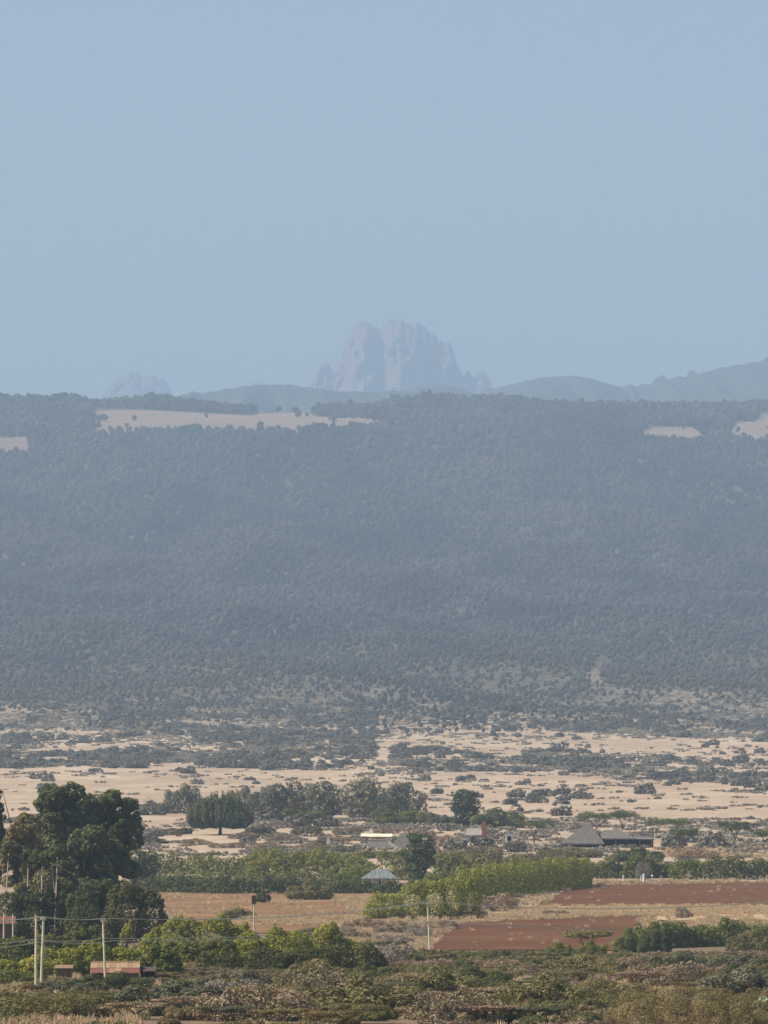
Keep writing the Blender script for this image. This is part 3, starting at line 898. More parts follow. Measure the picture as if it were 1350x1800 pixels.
acac(1182, 2520, 84, 42, 'long flat crowned thorn tree right of the lodge', 723, pads=7)
acac(1203, 2400, 62, 42, 'dark wind-swept thorn tree in front of the flat crowned one', 724)
acac(1292, 2450, 58, 46, 'layered thorn tree on the dry grass near the right edge', 725)
acac(1345, 2440, 46, 34, 'thorn tree cut by the right edge of the view', 726)
bush('twig', 1218, 2330, 88, 24, 'low grey-brown mound of thorn bush behind the right hedge')
bush('dark', 1118, 2290, 96, 30, 'dark green rounded bush in front of the lodge veranda')
bush('olive', 1000, 2330, 110, 22, 'olive scrub bush left of the lodge veranda')
bush('grey', 905, 2420, 40, 20, 'small dark grey bush right of the brick chimney')
bush('twig', 785, 2480, 60, 20, 'brownish bush below the small brick chimney')
bush('twig', 760, 2330, 90, 24, 'brown bush left of the dark bushy tree')
bush('twig', 840, 2330, 100, 26, 'wide brown bush below the brick chimney')
bush('olive', 930, 2240, 120, 26, 'olive brown bush above the long dark hedge')
for (px_, d_, w_, h_) in ((270, 2500, 50, 14), (300, 2620, 46, 16), (430, 2560, 60, 16), (458, 2640, 54, 20), (500, 2520, 70, 18), (540, 2600, 56, 22), (590, 2500, 60, 18), (610, 2620, 56, 20),
                          (470, 2420, 80, 16), (550, 2400, 80, 18), (600, 2380, 60, 18), (400, 2440, 70, 14), (345, 2480, 60, 14), (740, 2580, 60, 20), (680, 2640, 50, 16)):
    bush('twig' if (px_ // 10) % 3 else 'grey', px_, d_, w_, h_, 'low grey-brown thorn bush on the dry ground before the distant thicket', group='thorn bushes below the candelabra tree')

# -- hedges and trees about 2 km away
hedge(31, [(255, 2200), (370, 2190), (470, 2180)], 46, 6, 'leaf_mid', 'back green hedge right of the big dark trees', per_m=280, size=0.31, cr=1.12)
hedge(32, [(440, 2170), (540, 2170), (650, 2160)], 54, 7, 'leaf_mid', 'taller green tree hedge behind the pale teal roof', per_m=351, size=0.33, cr=1.27)
hedge(33, [(250, 1960), (400, 1930), (560, 1930)], 38, 5, 'leaf_dark', 'dark clipped hedge along the top of the bare pinkish soil', per_m=327, size=0.27, cr=0.90)
hedge(34, [(540, 1935), (660, 1925), (760, 1920)], 30, 5, 'leaf_dark', 'low dark hedge in front of the teal roofed house', per_m=327, size=0.27, cr=0.83)
bush('olive', 545, 1830, 84, 40, 'dark olive bush on the bare soil below the dark hedge')
bush('olive', 500, 1960, 60, 36, 'brownish bush growing into the dark clipped hedge')
bush('dark', 462, 1790, 28, 26, 'small dark round bush standing on the bare soil')
ptree(735, 2110, 58, 86, 'leaf_dark', 'dark loose tree right of the grey thatched roofs', 731, n=3600, size=.42, base=.1)
ptree(790, 2130, 70, 48, 'leaf_mid', 'green bushy tree right of the dark loose tree', 732, n=5060, size=.42, base=.05)
ptree(850, 2160, 70, 44, 'leaf_olive', 'olive tree behind the end of the sunlit hedge', 733, n=4600, size=.42, base=.05)
ptree(250, 2050, 60, 66, 'leaf_dark', 'dark tree beside the right edge of the big tree group', 734, n=5060, size=.42, base=.08)
hedge(35, [(240, 2070), (380, 2060), (560, 2050), (640, 2045)], 34, 8, 'leaf_mid', 'middle green hedge between the back hedge and the dark clipped hedge', per_m=200, size=.31, cr=1.1)
hedge(36, [(430, 2300), (520, 2290), (640, 2280)], 36, 8, 'leaf_mid', 'green bushy hedge in front of the grey thatched house', 'hedge', per_m=200, size=.31, cr=1.1, hvar=.3)
hedge(37, [(690, 2260), (800, 2260), (930, 2270), (1040, 2250)], 30, 14, 'leaf_olive', 'olive thorn thicket below the brick chimney and the lodge', 'thicket', name='thicket', per_m=190, size=.30, cr=1.1, hvar=.4)
hedge(38, [(750, 2020), (800, 2060), (900, 2150)], 34, 10, 'leaf_mid', 'green thicket behind the sunlit hedge right of the teal house', 'thicket', name='thicket', per_m=220, size=.30, cr=1.1, hvar=.3)
hedge(39, [(1040, 2220), (1160, 2230), (1240, 2250)], 30, 10, 'leaf_grey', 'greyish thicket behind the hedge with the white posts', 'thicket', name='thicket', per_m=170, size=.30, cr=1.0, hvar=.35)
hedge(40, [(460, 3040), (560, 3030), (730, 3040)], 46, 10, 'leaf_grey', 'grey green thicket on the plain right of the candelabra tree', 'thicket', name='thicket', per_m=150, size=.48, cr=1.4, hvar=.25)
hedge(43, [(590, 2120), (680, 2125), (770, 2120)], 44, 8, 'leaf_mid', 'bushy green hedge right behind the pale teal roof', per_m=230, size=.31, cr=1.1, hvar=.3)
hedge(44, [(630, 2320), (700, 2320), (780, 2300)], 20, 6, 'leaf_olive', 'low olive hedge along the front of the grey thatched roofs', per_m=190, size=.30, cr=.8, hvar=.3)
for args in (('twig', 640, 1560, 80, 26, 'brown thorn bush on the dry grass left of the sloping sunlit hedge'), ('brown', 775, 1560, 66, 22, 'low brown bush on the dry grass right of the power pole'),
             ('dead', 690, 1450, 76, 26, 'grey twiggy bush on the dry grass left of the power pole base'), ('twig', 612, 1480, 96, 28, 'wide brown thorn bush left of the dry grass before the lone pole'),
             ('brown', 560, 1500, 90, 26, 'brown bush at the lower edge of the bare pinkish soil'), ('twig', 830, 1640, 60, 20, 'brown bush at the left end of the dry strip'),
             ('olive', 420, 1640, 60, 22, 'olive bush on the bare pinkish soil behind the bright bushes')):
    bush(*args)
ptree(692, 2160, 74, 52, 'leaf_mid', 'green bushy tree between the teal roof and the dark loose tree', 735, n=3500, size=.36, base=.03)
# big sunlit hedge tree
def blobtree(name, seed, d, blobs, mat, label, cat, n, size, cr):
    """a very wide bush crown: blobs (photo column, width, top row, foot row)"""
    r = np.random.default_rng(seed); s = d / PXR
    x0 = at(blobs[0][0], d); z0 = tz(x0, d); E = []
    subs = []
    for (px_, w_, vt, vb) in blobs:
        subs.append((px_, w_, vt + r.uniform(0, .12) * (vb - vt), vb))
        for q_ in range(3):
            subs.append((px_ + r.uniform(-.42, .42) * w_, w_ * r.uniform(.32, .6), vt + r.uniform(-.06, .42) * (vb - vt), vb))
    for (px_, w_, vt, vb) in subs:
        x = at(px_, d) - x0; w = w_ * s; zt = (EYE - vt) * s - z0; zb = max(.3, (EYE - vb) * s - z0)
        hz_ = (zt - zb) / 2
        E.append((x, 0, zb + hz_ * .72, w * .40, w * .30, hz_ * .82))
        for i in range(int(90 + w * 14)):
            a = r.uniform(0, 6.283); q = r.random() ** .38
            zm = zb + (zt - zb - cr * .8) * (1 - .62 * q ** 2.6)
            z = max(.2, zb + (zm - zb) * (r.random() ** .5 if q > .72 else r.uniform(.9, 1)))
            c_ = cr * r.uniform(.6, 1.35)
            E.append((x + math.cos(a) * q * w * .46, math.sin(a) * q * w * .36, z, c_, c_, c_ * .8))
    V, F, T = leaves(r, E, n, size, zfloor=.05)
    o = link(name, mesh_np(name, V, F, mat, T)); o.location = (x0, d, z0 - .1)
    return tag(o, label, cat)
blobtree('hedge', 41, 1640, [(658, 44, 1576, 1618), (688, 66, 1562, 1622), (726, 76, 1546, 1624), (764, 74, 1534, 1624), (795, 60, 1534, 1616), (822, 50, 1528, 1612), (700, 60, 1572, 1624)],
         'leaf_bright', 'large sunlit green hedge tree sloping up behind the power pole', 'hedge', 24750, 0.22, 0.48)
hedge(42, [(800, 1790), (870, 1850), (950, 1950), (1036, 2040)], 74, 8, 'leaf_hedge', 'long sunlit hedge with a dark shaded side beside the upper red field', per_m=270, size=0.28, cr=0.98, hvar=.15)
bush('brown', 862, 1700, 92, 44, 'brown leafless bush in front of the long sunlit hedge')
bush('twig', 700, 1520, 90, 32, 'brown scrub under the sloping sunlit hedge')
bush('dead', 735, 1490, 50, 30, 'greyish scrub left of the power pole')
hedge(51, [(1030, 2140), (1110, 2140), (1185, 2150)], 50, 6, 'leaf_mid', 'green hedge behind the white posts', per_m=397, size=0.31, cr=1.05, hvar=.22)
hedge(52, [(1180, 2130), (1270, 2130), (1400, 2140)], 54, 6, 'leaf_mid', 'tall green hedge along the far side of the upper red field', per_m=397, size=0.31, cr=1.05)
bush('dead', 1130, 2120, 30, 40, 'thin grey bush between the white posts and the green hedge')
hedge(53, [(1105, 1420), (1220, 1440), (1400, 1450)], 58, 9, 'leaf_mid', 'wide green hedge at the right in front of the dry strip', per_m=561, size=0.25, cr=0.98)
bush('dark', 1150, 1370, 60, 50, 'dark bush standing in for shade at the near end of the right hedge')  # dark leaves put here as the shade of the hedge end
bush('olive', 1318, 1340, 84, 54, 'olive rounded bush against the right hedge')
bush('mid', 1105, 1390, 60, 46, 'green bush at the left end of the right hedge')
bush('dead', 1198, 1640, 26, 28, 'thin grey bush on the dry strip between the red fields')
bush('brown', 975, 1660, 50, 16, 'small brown bush on the dry strip beside the lower red field')
bush('mid', 980, 1330, 58, 28, 'low green bush in front of the lower red field')
bush('mid', 1038, 1320, 60, 32, 'light green bush in front of the lower red field')
acac(1030, 1340, 96, 44, 'flat layered thorn bush rising before the lower red field', 740, leaf='leaf_olive', n=1500)

# -- big trees at the left
def gum(px, d, wpx, vt, label, seed, leaf='leaf_dark', n=9000, **k):
    x = at(px, d); s = d / PXR; z0 = tz(x, d)
    return make_tree('gum_tree', seed, wpx * s, (EYE - vt) * s - z0, leaf, 'bark', label, 'tree', (x, d, z0), n=int(n * 2.8), size=.36, base=k.pop('base', .30), lob=k.pop('lob', 10), split=.34, trunk_r=.42, cr=.62, nc=20, **k)
gum(-22, 1490, 90, 1372, 'tall dark gum tree cut by the left edge', 801, n=6000)
gum(112, 1460, 138, 1373, 'broadest and tallest dark gum tree of the left group', 802, n=14000, lob=15, base=.22)
gum(200, 1470, 112, 1387, 'dark gum tree at the right side of the left group', 803, n=10500, lob=13, base=.2)
gum(40, 1440, 90, 1428, 'lower olive gum tree in the left group', 804, 'leaf_olive', 6500, base=.2)
gum(160, 1420, 110, 1450, 'lower dark gum tree in front of the tallest one', 805, n=7500, base=.15)
gum(95, 1400, 90, 1495, 'small gum tree with pale stems showing under it', 806, 'leaf_olive', 4500, base=.35)
def stem(px, d, vb, vt, bend, label, rad=.17):
    x = at(px, d); s = d / PXR; z0 = tz(x, d); h = (EYE - vt) * s - z0
    t = empty('gum_sapling', (x, d, z0)); tag(t, label, 'tree', 'bare gum stems')
    r = np.random.default_rng(int(px * 7))
    MB().tube([(0, 0, -.3), (bend * .2, 0, h * .35), (bend * .5, 0, h * .6), (bend, 0, h)], [rad * 1.3, rad * 1.1, rad, rad * .6], 6).tube([(bend * .45, 0, h * .55), (bend * .45 - .8, .1, h * .85)], [rad * .6, rad * .3], 5).build('trunk', 'pale_bark', t)
    E = clumps(r, (bend, 0, h + .6), (2.2, 2.2, 1.8), 22, .6, .8, -.8)
    V, F, T = leaves(r, E, 1300, .26)
    link('crown', mesh_np('crown', V, F, 'leaf_dark', T), t)
stem(97, 1330, 1600, 1505, .5, 'slim gum tree with a bright bare stem above the dark bushes')
stem(47, 1335, 1600, 1512, .4, 'slim gum tree with a short bright stem left of the brightest one')
stem(8, 1335, 1600, 1500, .9, 'slim leaning pale gum tree near the left edge')
stem(73, 1332, 1600, 1520, .2, 'slim faint gum stem between the two bright ones')
blobtree('bush', 61, 1300, [(20, 90, 1558, 1650), (60, 90, 1552, 1650), (100, 60, 1562, 1650)], 'leaf_dark', 'wide dark thicket below the pale gum stems', 'bush', 19250, 0.20, 0.44)
blobtree('tree', 62, 1290, [(160, 84, 1535, 1650), (150, 60, 1560, 1655), (195, 60, 1548, 1652)], 'leaf_dark', 'bushy olive green tree right of the dark thicket', 'tree', 17875, 0.20, 0.44)
blobtree('tree', 63, 1280, [(225, 90, 1537, 1650), (262, 74, 1552, 1650)], 'leaf_wood', 'broad bushy tree left of the bare pinkish soil', 'tree', 20625, 0.20, 0.44)
blobtree('bush', 64, 1215, [(268, 50, 1630, 1690), (310, 80, 1608, 1690), (370, 90, 1604, 1690), (412, 50, 1612, 1690)], 'leaf_bright', 'bright green bush in front of the bare pinkish soil', 'bush', 20625, 0.20, 0.42)
blobtree('bush', 65, 1090, [(330, 80, 1650, 1715), (385, 90, 1640, 1715)], 'leaf_mid', 'olive green bush between the red hut and the bright bushes', 'bush', 16500, 0.18, 0.37)
blobtree('bush', 66, 1110, [(440, 100, 1632, 1715), (510, 110, 1622, 1715), (575, 80, 1617, 1715), (610, 50, 1640, 1712)], 'leaf_bright', 'large sunlit bush in the middle left of the valley floor', 'bush', 30250, 0.18, 0.37)
blobtree('bush', 67, 1150, [(30, 80, 1640, 1700), (85, 70, 1634, 1700)], 'leaf_mid', 'green bush behind the pair of poles', 'bush', 12375, 0.18, 0.37)
blobtree('bush', 68, 1160, [(140, 70, 1620, 1700), (180, 60, 1628, 1700)], 'leaf_mid', 'green bush behind the leaning pole', 'bush', 12375, 0.18, 0.37)
blobtree('bush', 69, 985, [(10, 80, 1680, 1735), (55, 60, 1676, 1735)], 'leaf_bright', 'sunlit olive bush left of the pair of poles', 'bush', 12375, 0.17, 0.32)
blobtree('bush', 70, 1050, [(120, 80, 1660, 1720), (170, 70, 1652, 1720), (225, 70, 1660, 1720)], 'leaf_bright', 'long sunlit bush behind the red roofed hut', 'bush', 20625, 0.17, 0.32)
blobtree('bush', 71, 985, [(290, 70, 1660, 1725), (255, 50, 1672, 1725)], 'leaf_mid', 'green bush touching the right end of the red hut', 'bush', 11550, 0.17, 0.30)
x_, d_ = at(222, 1110), 1110
make_tree('tree', 811, 24 * d_ / PXR, 84 * d_ / PXR, 'leaf_bright', 'bark', 'tiny round headed tree between the leaning pole and bright bush', 'tree', (x_, d_, tz(x_, d_)), n=500, size=.24, base=.62, lob=4)

blobtree('bush', 72, 1030, [(400, 90, 1668, 1722), (470, 120, 1656, 1722), (560, 110, 1652, 1722)], 'leaf_wood', 'long dull green bush in front of the large sunlit bush', 'bush', 14000, 0.19, 0.42)
blobtree('bush', 73, 935, [(15, 90, 1698, 1745), (60, 40, 1706, 1745)], 'leaf_mid', 'green bush at the left edge left of the pole pair feet', 'bush', 6000, 0.17, 0.38)
blobtree('bush', 74, 1060, [(640, 80, 1652, 1705)], 'leaf_olive', 'olive bush against the right end of the long dull green bush', 'bush', 6000, 0.18, 0.40)
# -- nearer scrub
for args in (('brown', 60, 720, 206, 75, 'broad reddish brown bush at the lower left above the feathery grass heads'), ('grey', 300, 760, 195, 70, 'broad grey-green mound of bush right of the feathery grass heads'),
             ('twig', 450, 715, 218, 84, 'broad dry brown thorn mound at the bottom left of centre'), ('olive', 640, 745, 218, 81, 'broad olive mound of bush at the bottom centre'),
             ('twig', 810, 700, 206, 75, 'broad dry thorn mound at the bottom right of centre'), ('olive', 960, 760, 184, 70, 'olive mound of bush left of the big tan bush'),
             ('brown', 1075, 800, 161, 70, 'dull brown mound of bush touching the big tan bush on its left'), ('grey', 1310, 850, 161, 70, 'grey-green mound of bush above the big tan bush at the right edge'),
             ('twig', 560, 850, 172, 64, 'brown thorn mound below the dark olive bush'), ('olive', 770, 845, 172, 61, 'low olive mound below the wide dark green bush'),
             ('dead', 420, 830, 126, 56, 'pale grey twiggy mound below the rounded grey-green bush'), ('twig', 1170, 930, 149, 64, 'brown thorn mound behind the big tan bush')):
    bush(*args)
bush('dark', 205, 905, 130, 40, 'dark green bush in front of the red roofed hut')
bush('grey', 120, 880, 120, 34, 'grey bush between the poles and the red hut')
bush('twig', 110, 940, 60, 26, 'brown thorn bush below the small brown shed')
bush('grey', 60, 800, 110, 34, 'grey-green bush at the foot of the pair of poles')
bush('grey', 430, 900, 110, 48, 'rounded grey-green bush below the olive bush')
bush('grey', 350, 880, 100, 36, 'grey-green bush left of the rounded grey one')
bush('brown', 255, 850, 70, 34, 'dark reddish brown bush below the red hut')
bush('dead', 672, 1130, 96, 62, 'pale grey leafless bush right of the large sunlit bush')
bush('olive', 560, 960, 110, 50, 'dark olive bush below the large sunlit bush')
bush('mid', 650, 1010, 70, 34, 'small green bush below the grey leafless bush')
bush('dark', 828, 930, 136, 44, 'wide dark green bush in the middle of the brown scrub')
bush('twig', 745, 1090, 110, 34, 'dark brown thorn bush right of the grey leafless bush')
bush('twig', 880, 1080, 120, 34, 'brown thorn bush in front of the lower red field')
bush('twig', 930, 1010, 90, 34, 'dark brown thorn bush above the golden grass patch')
bush('olive', 1020, 1080, 130, 40, 'olive brown thorn bush right of the golden grass patch')
bush('twig', 1100, 1130, 110, 36, 'reddish brown thorn bush below the right hedge')
bush('grey', 1190, 1090, 120, 44, 'grey-green bush below the dark end of the right hedge')
bush('grey', 1300, 1080, 120, 44, 'grey-green bush at the right edge below the olive bush')
bush('dark', 1290, 1000, 60, 36, 'dark green bush right of the big tan bush')
x_, d_ = at(1215, 640), 640
o = link('bush', twig_mesh('bush', 901, 310 / PXR * 640, 112 / PXR * 640, 'twig_brown', 46000, .085, 6000)); o.location = (x_, d_, tz(x_, d_) - .1)
o.data.materials.clear(); o.data.materials.append(M['leaf_yellow'])
tag(o, 'big tan bush of fine dry twigs at the lower right', 'bush')
bush('twig', 1040, 700, 120, 40, 'dry brown bush left of the big tan bush')
x_, d_ = at(1345, 760), 760
o = link('bush', bush_mesh('bush', 905, 3.4, 1.8, 'leaf_pale', 800, .16, 14)); o.location = (x_, d_, tz(x_, d_)); tag(o, 'pale whitish green bush at the right edge', 'bush')
for k, (px_, d_, w_, h_) in enumerate(((470, 800, 130, 34), (560, 760, 120, 36), (680, 820, 130, 36), (760, 770, 140, 34), (620, 700, 120, 34), (880, 800, 120, 32), (960, 860, 110, 34), (840, 700, 130, 32),
                          (500, 690, 120, 30), (330, 740, 130, 34), (400, 700, 110, 30), (240, 720, 120, 30), (150, 760, 120, 32), (1120, 900, 110, 36), (950, 700, 110, 30), (740, 890, 120, 34))):
    acac(px_, d_, w_, h_, 'low layered thorn bush in the dense brown scrub', 760 + k, leaf=('leaf_olive', 'twig_brown', 'leaf_grey', 'twig_brown')[k % 4], n=4200, size=.11, group='layered thorn bushes of the valley floor', cat='bush')

# scrub fill, dry grass
sp = [proto('scrub', twig_mesh('scrub', 950, 7, 3.0, 'scrub_twig', 8000, .11, 1600)), proto('scrub', twig_mesh('scrub', 951, 7.5, 2.6, 'scrub_twig', 7500, .11, 1300, True)),
      proto('scrub', twig_mesh('scrub', 954, 7.5, 2.8, 'scrub_olive', 7500, .11, 1000, True)), proto('scrub', twig_mesh('scrub', 955, 6, 2.4, 'scrub_olive', 7000, .10, 1200)),
      proto('scrub', bush_mesh('scrub', 952, 6.5, 2.8, 'scrub_olive', 7500, .12, 46)), proto('scrub', bush_mesh('scrub', 953, 6.5, 3.0, 'scrub_green', 7500, .12, 46))]
N = 6500
dd = np.sqrt(rng.uniform(540**2, 1420**2, N)); xx = rng.uniform(-.068, .068, N) * dd; px = 675 + PXR * xx / dd
vv = EYE - PXR * terrain(xx, dd) / dd
nz = fnoise(xx / 16., dd / 60.)
lim = np.where(px > 700, 1290, 1420)
keep = (rng.random(N) < np.clip((nz - .33) * 3, .03, .9)) & (dd < lim) & ~((np.abs(px - 1215) < 175) & (dd < 730)) & ~((np.abs(px - 205) < 70) & (dd > 900) & (dd < 985)) & ~((np.abs(px - 935) < 40) & (dd > 870) & (dd < 960))
xx, dd, px, nz = xx[keep], dd[keep], px[keep], nz[keep]
g2 = fnoise(xx / 30. + 40, dd / 90.) + rng.normal(0, .10, len(dd)) - np.where(dd < 800, .05, 0)
rr = rng.random(len(dd))
idx = np.where(g2 < .54, np.where(rr < .5, 0, 1), np.where(g2 < .63, np.where(rr < .55, 2, 3), np.where(g2 < .70, np.where(rr < .5, 3, 4), 5)))
sc = .24 + .70 * rng.random(len(dd)) ** 1.6
scatter('scrub', np.stack([xx, dd, terrain(xx, dd) - .1], 1), np.stack([sc * 1.15, sc, sc], 1), idx, np.clip(nz + rng.normal(0, .2, len(dd)), 0, 1), sp, 'dense brown and olive thorn scrub on the valley floor')
print('scrub', len(dd))

def tuft(seed, h, n, w=.035):
    r = np.random.default_rng(seed)
    a = r.uniform(0, 6.283, n); q = r.random(n) ** .5 * .55
    P = np.stack([np.cos(a) * q, np.sin(a) * q, np.zeros(n)], 1)
    t = np.stack([np.cos(a) * .3 + r.normal(0, .15, n), np.sin(a) * .3 + r.normal(0, .15, n), np.ones(n)], 1); t /= np.linalg.norm(t, axis=1)[:, None]
    s = np.cross(t, r.normal(0, 1, t.shape)); s /= np.linalg.norm(s, axis=1)[:, None]
    L_ = (h * r.uniform(.6, 1.2, n))[:, None]
    V = np.stack([P - s * w, P + s * w, P + t * L_ + s * w * .5, P + t * L_ - s * w * .5], 1).reshape(-1, 3)
    return mesh_np('grass_tuft', V, np.arange(n * 4).reshape(-1, 4), 'straw', np.repeat(r.random(n), 4))
gp = [proto('grass_tuft', tuft(960 + i, [.9, 1.2, .7][i], 34, .06)) for i in range(3)]
pts = []
def grass_patch(n, poly):
    lo = np.min(poly, 0); hi = np.max(poly, 0); out = 0
    q = rng.uniform([lo[0], 0], [hi[0], 1], (n, 2)); d0, d1 = d_of_v(hi[1]), d_of_v(lo[1])
    d = d0 + (d1 - d0) * q[:, 1]; v = np.interp(d, DD, VV)
    k = inpoly(q[:, 0], v, poly); d = d[k]; x = (q[k, 0] - 675) / PXR * d
    k = fnoise(x / 6., d / 20.) > .38
    pts.append(np.stack([x[k], d[k], terrain(x[k], d[k]) - .02], 1))
grass_patch(9000, [(800, 1622), (850, 1606), (960, 1595), (1460, 1594), (1460, 1606), (1100, 1611), (900, 1618)])
grass_patch(2600, [(540, 1655), (600, 1625), (680, 1630), (760, 1640), (760, 1668), (640, 1668)])
grass_patch(1500, [(640, 1612), (560, 1575), (650, 1575), (700, 1600)])
grass_patch(1800, [(400, 1625), (450, 1612), (640, 1612), (640, 1630)])
grass_patch(1400, [(1000, 1560), (1350, 1553), (1460, 1549), (1040, 1549)])
grass_patch(2200, [(1120, 1620), (1120, 1612), (1460, 1602), (1460, 1640), (1140, 1640)])
grass_patch(1800, [(690, 1600), (800, 1590), (990, 1560), (1030, 1552), (960, 1588), (860, 1606), (760, 1622)])
grass_patch(900, [(560, 1670), (700, 1640), (760, 1668), (640, 1690)])
grass_patch(500, [(896, 1746), (960, 1742), (985, 1728), (910, 1726)])
grass_patch(1200, [(1100, 1510), (1460, 1510), (1460, 1490), (1200, 1490)])
grass_patch(60, [(760, 1655), (790, 1625), (1100, 1618), (1110, 1660)])
grass_patch(70, [(990, 1585), (1020, 1556), (1460, 1556), (1460, 1585)])
grass_patch(500, [(280, 1630), (290, 1572), (650, 1572), (660, 1630)])
grass_patch(1300, [(640, 1660), (680, 1606), (860, 1606), (800, 1630), (760, 1660)])
N = 9000
d = np.sqrt(rng.uniform(545**2, 1450**2, N)); x = rng.uniform(-.066, .066, N) * d
k = (fnoise(x / 9. + 60, d / 35.) > np.where(d < 720, .60, .50)) & ((d < 1280) | (675 + PXR * x / d < 700))
pts.append(np.stack([x[k], d[k], terrain(x[k], d[k]) - .02], 1))
P = np.concatenate(pts)
s = rng.uniform(.4, 1.05, len(P))
scatter('dry_grass', P, np.stack([s, s, s], 1), rng.integers(0, 3, len(P)), rng.random(len(P)), gp, 'tall golden dry grass along the field edges')
# pale seed heads at the bottom left
hd = []
r = np.random.default_rng(970)
q = 26; V = []
def plume(seed):
    r = np.random.default_rng(seed)
    E = [(r.normal(0, .05) + .04 * k, r.normal(0, .04), 1.35 + .16 * k, .10 - .012 * k, .10 - .012 * k, .14) for k in range(5)]
    A = leaves(r, E, 90, .075, 1.0); B = twigs(r, [(0, 0, .7, .12, .12, .7)], 24, 1.1, .018, 2.0)
    V, F, T = join(A, B)
    return mesh_np('seed_head', V, F, 'straw', T)
hp = [proto('seed_head', plume(971 + i)) for i in range(3)]
N = 330
px = np.concatenate([rng.uniform(-60, 100, N // 2), rng.choice([60, 82, 118, 160, 200, 235], N // 2) + rng.normal(0, 9, N // 2)])
dd = rng.uniform(596, 632, N); xx = (px - 675) / PXR * dd; s = rng.uniform(.75, 1.15, N)
scatter('tall_grass', np.stack([xx, dd, terrain(xx, dd) - .1], 1), np.stack([s, s, s * 1.1], 1), rng.integers(0, 3, N), rng.random(N), hp, 'pale feathery grass heads at the lower left')

# ------------------------------------------------------------------ buildings
def house_root(name, px, d, label, cat, rz=0.):
    x = at(px, d)
    t = empty(name, (x, d, tz(x, d)), rz); return tag(t, label, cat)
def corrugated(x0, x1, ya, za, yb, zb, pitch=.15, amp=.025):
    """a corrugated sheet from the upper edge (ya, za) to the lower edge (yb, zb), with a little thickness"""
    n = max(4, int((x1 - x0) / pitch * 2)); b = MB()
    L = math.hypot(yb - ya, zb - za); nx, nz_ = (za - zb) / L * 0 - (zb - za) / L, (yb - ya) / L
    ny = (za - zb) / L; 
    up = np.array([0, -(za - zb) / L, abs(ya - yb) / L])
    A = []; B = []
    for i in range(n + 1):
        x = x0 + (x1 - x0) * i / n; o = amp * (1 if i % 2 else -1)
        A.append(np.array([x, ya, za]) + up * o); B.append(np.array([x, yb, zb]) + up * o)
    for i in range(n):
        b.poly(A[i], B[i], B[i + 1], A[i + 1])
    return b
# red roofed hut
def red_hut():
    t = house_root('hut', 204, 962, 'low hut with a patchy red and rust sheet roof among the bushes', 'hut')
    w, D = 6.9, 2.3; ze, zr = 1.75, 3.15
    MB().box(-w / 2 + .3, w / 2 - .25, -D + .25, -D + .4, 0, ze - .06).build('wall', 'mud_wall', t)
    MB().box(-w / 2 + .3, w / 2 - .25, D - .4, D - .25, 0, ze - .06).build('wall', 'mud_wall', t)
    for s in (-1, 1):
        x = s * (w / 2 - .32)
        b = MB()
        for xx_ in (x - .07, x + .07):
            b.poly((xx_, -D + .4, 0), (xx_, D - .4, 0), (xx_, D - .4, ze - .1), (xx_, 0, zr - .12), (xx_, -D + .4, ze - .1))
        b.build('gable', 'mud_wall', t)
    MB().box(-w / 2 + .9, -w / 2 + 1.7, -D + .2, -D + .25, 0, 1.55).build('door', 'dark_gap', t)
    for i in range(8):
        x0 = -w / 2 + w / 8 * i; x1 = x0 + w / 8 - .01
        m = ['tan_sheet', 'rust_sheet', 'tan_sheet', 'rust_sheet', 'tan_sheet', 'tan_sheet', 'rust_sheet', 'tan_sheet'][i]
        corrugated(x0, x1, 0, zr + .02 * (i % 2), -D * .55, zr - (zr - ze) * .55 + .02 * (i % 2)).build('roof_sheet', m, t)
        m = ['red_sheet', 'red_sheet', 'red_sheet', 'rust_sheet', 'tan_sheet', 'red_sheet', 'red_sheet', 'red_sheet'][i]
        corrugated(x0, x1, -D * .50, zr - (zr - ze) * .50 - .05, -D - .1, ze - .08 + .02 * (i % 2)).build('roof_sheet', m, t)
        corrugated(x0, x1, .02, zr, D + .1, ze - .05).build('roof_sheet', 'rust_sheet', t)
    MB().tube([(-w / 2, 0, zr + .05), (w / 2, 0, zr + .05)], .09, 6).build('ridge_cap', 'tan_sheet', t)
    corrugated(w / 2 + .05, w / 2 + 2.3, .6, 2.5, -1.5, 1.9).build('lean_to_roof', 'dark_wood', t)
    MB().box(w / 2 + .1, w / 2 + 2.2, .3, .4, 0, 2.3).build('lean_to_wall', 'dark_gap', t)
    for x in (w / 2 + .6, w / 2 + 2.15): MB().box(x - .08, x + .08, -1.4, -1.24, 0, 1.86).build('post', 'dark_wood', t)
    MB().box(-w / 2 - .15, -w / 2 + 0, -D, -D + .14, 0, ze - .12).build('post', 'dark_wood', t)
red_hut()
t = house_root('shed', 114, 1000, 'small brown flat roofed shed left of the red hut', 'shed')
MB().box(-1.1, 1.1, -.9, .9, 0, 1.75).build('wall', 'mud_wall', t); corrugated(-1.3, 1.3, 1.1, 2.3, -1.1, 1.85).build('roof', 'rust_sheet', t)
t = house_root('shed', 8, 1245, 'reddish shed behind pale posts at the left edge', 'shed')
MB().box(-2.6, 1.9, 0, 2.4, 0, 7.6 - 1.0).build('wall', 'mud_wall', t); corrugated(-2.8, 2.1, 1.0, 8.0, -.4, 6.7).build('roof', 'red_sheet', t)
MB().box(-2.6, 0.3, -.06, 0, 4.4, 5.2).build('panel', 'red_sheet', t)
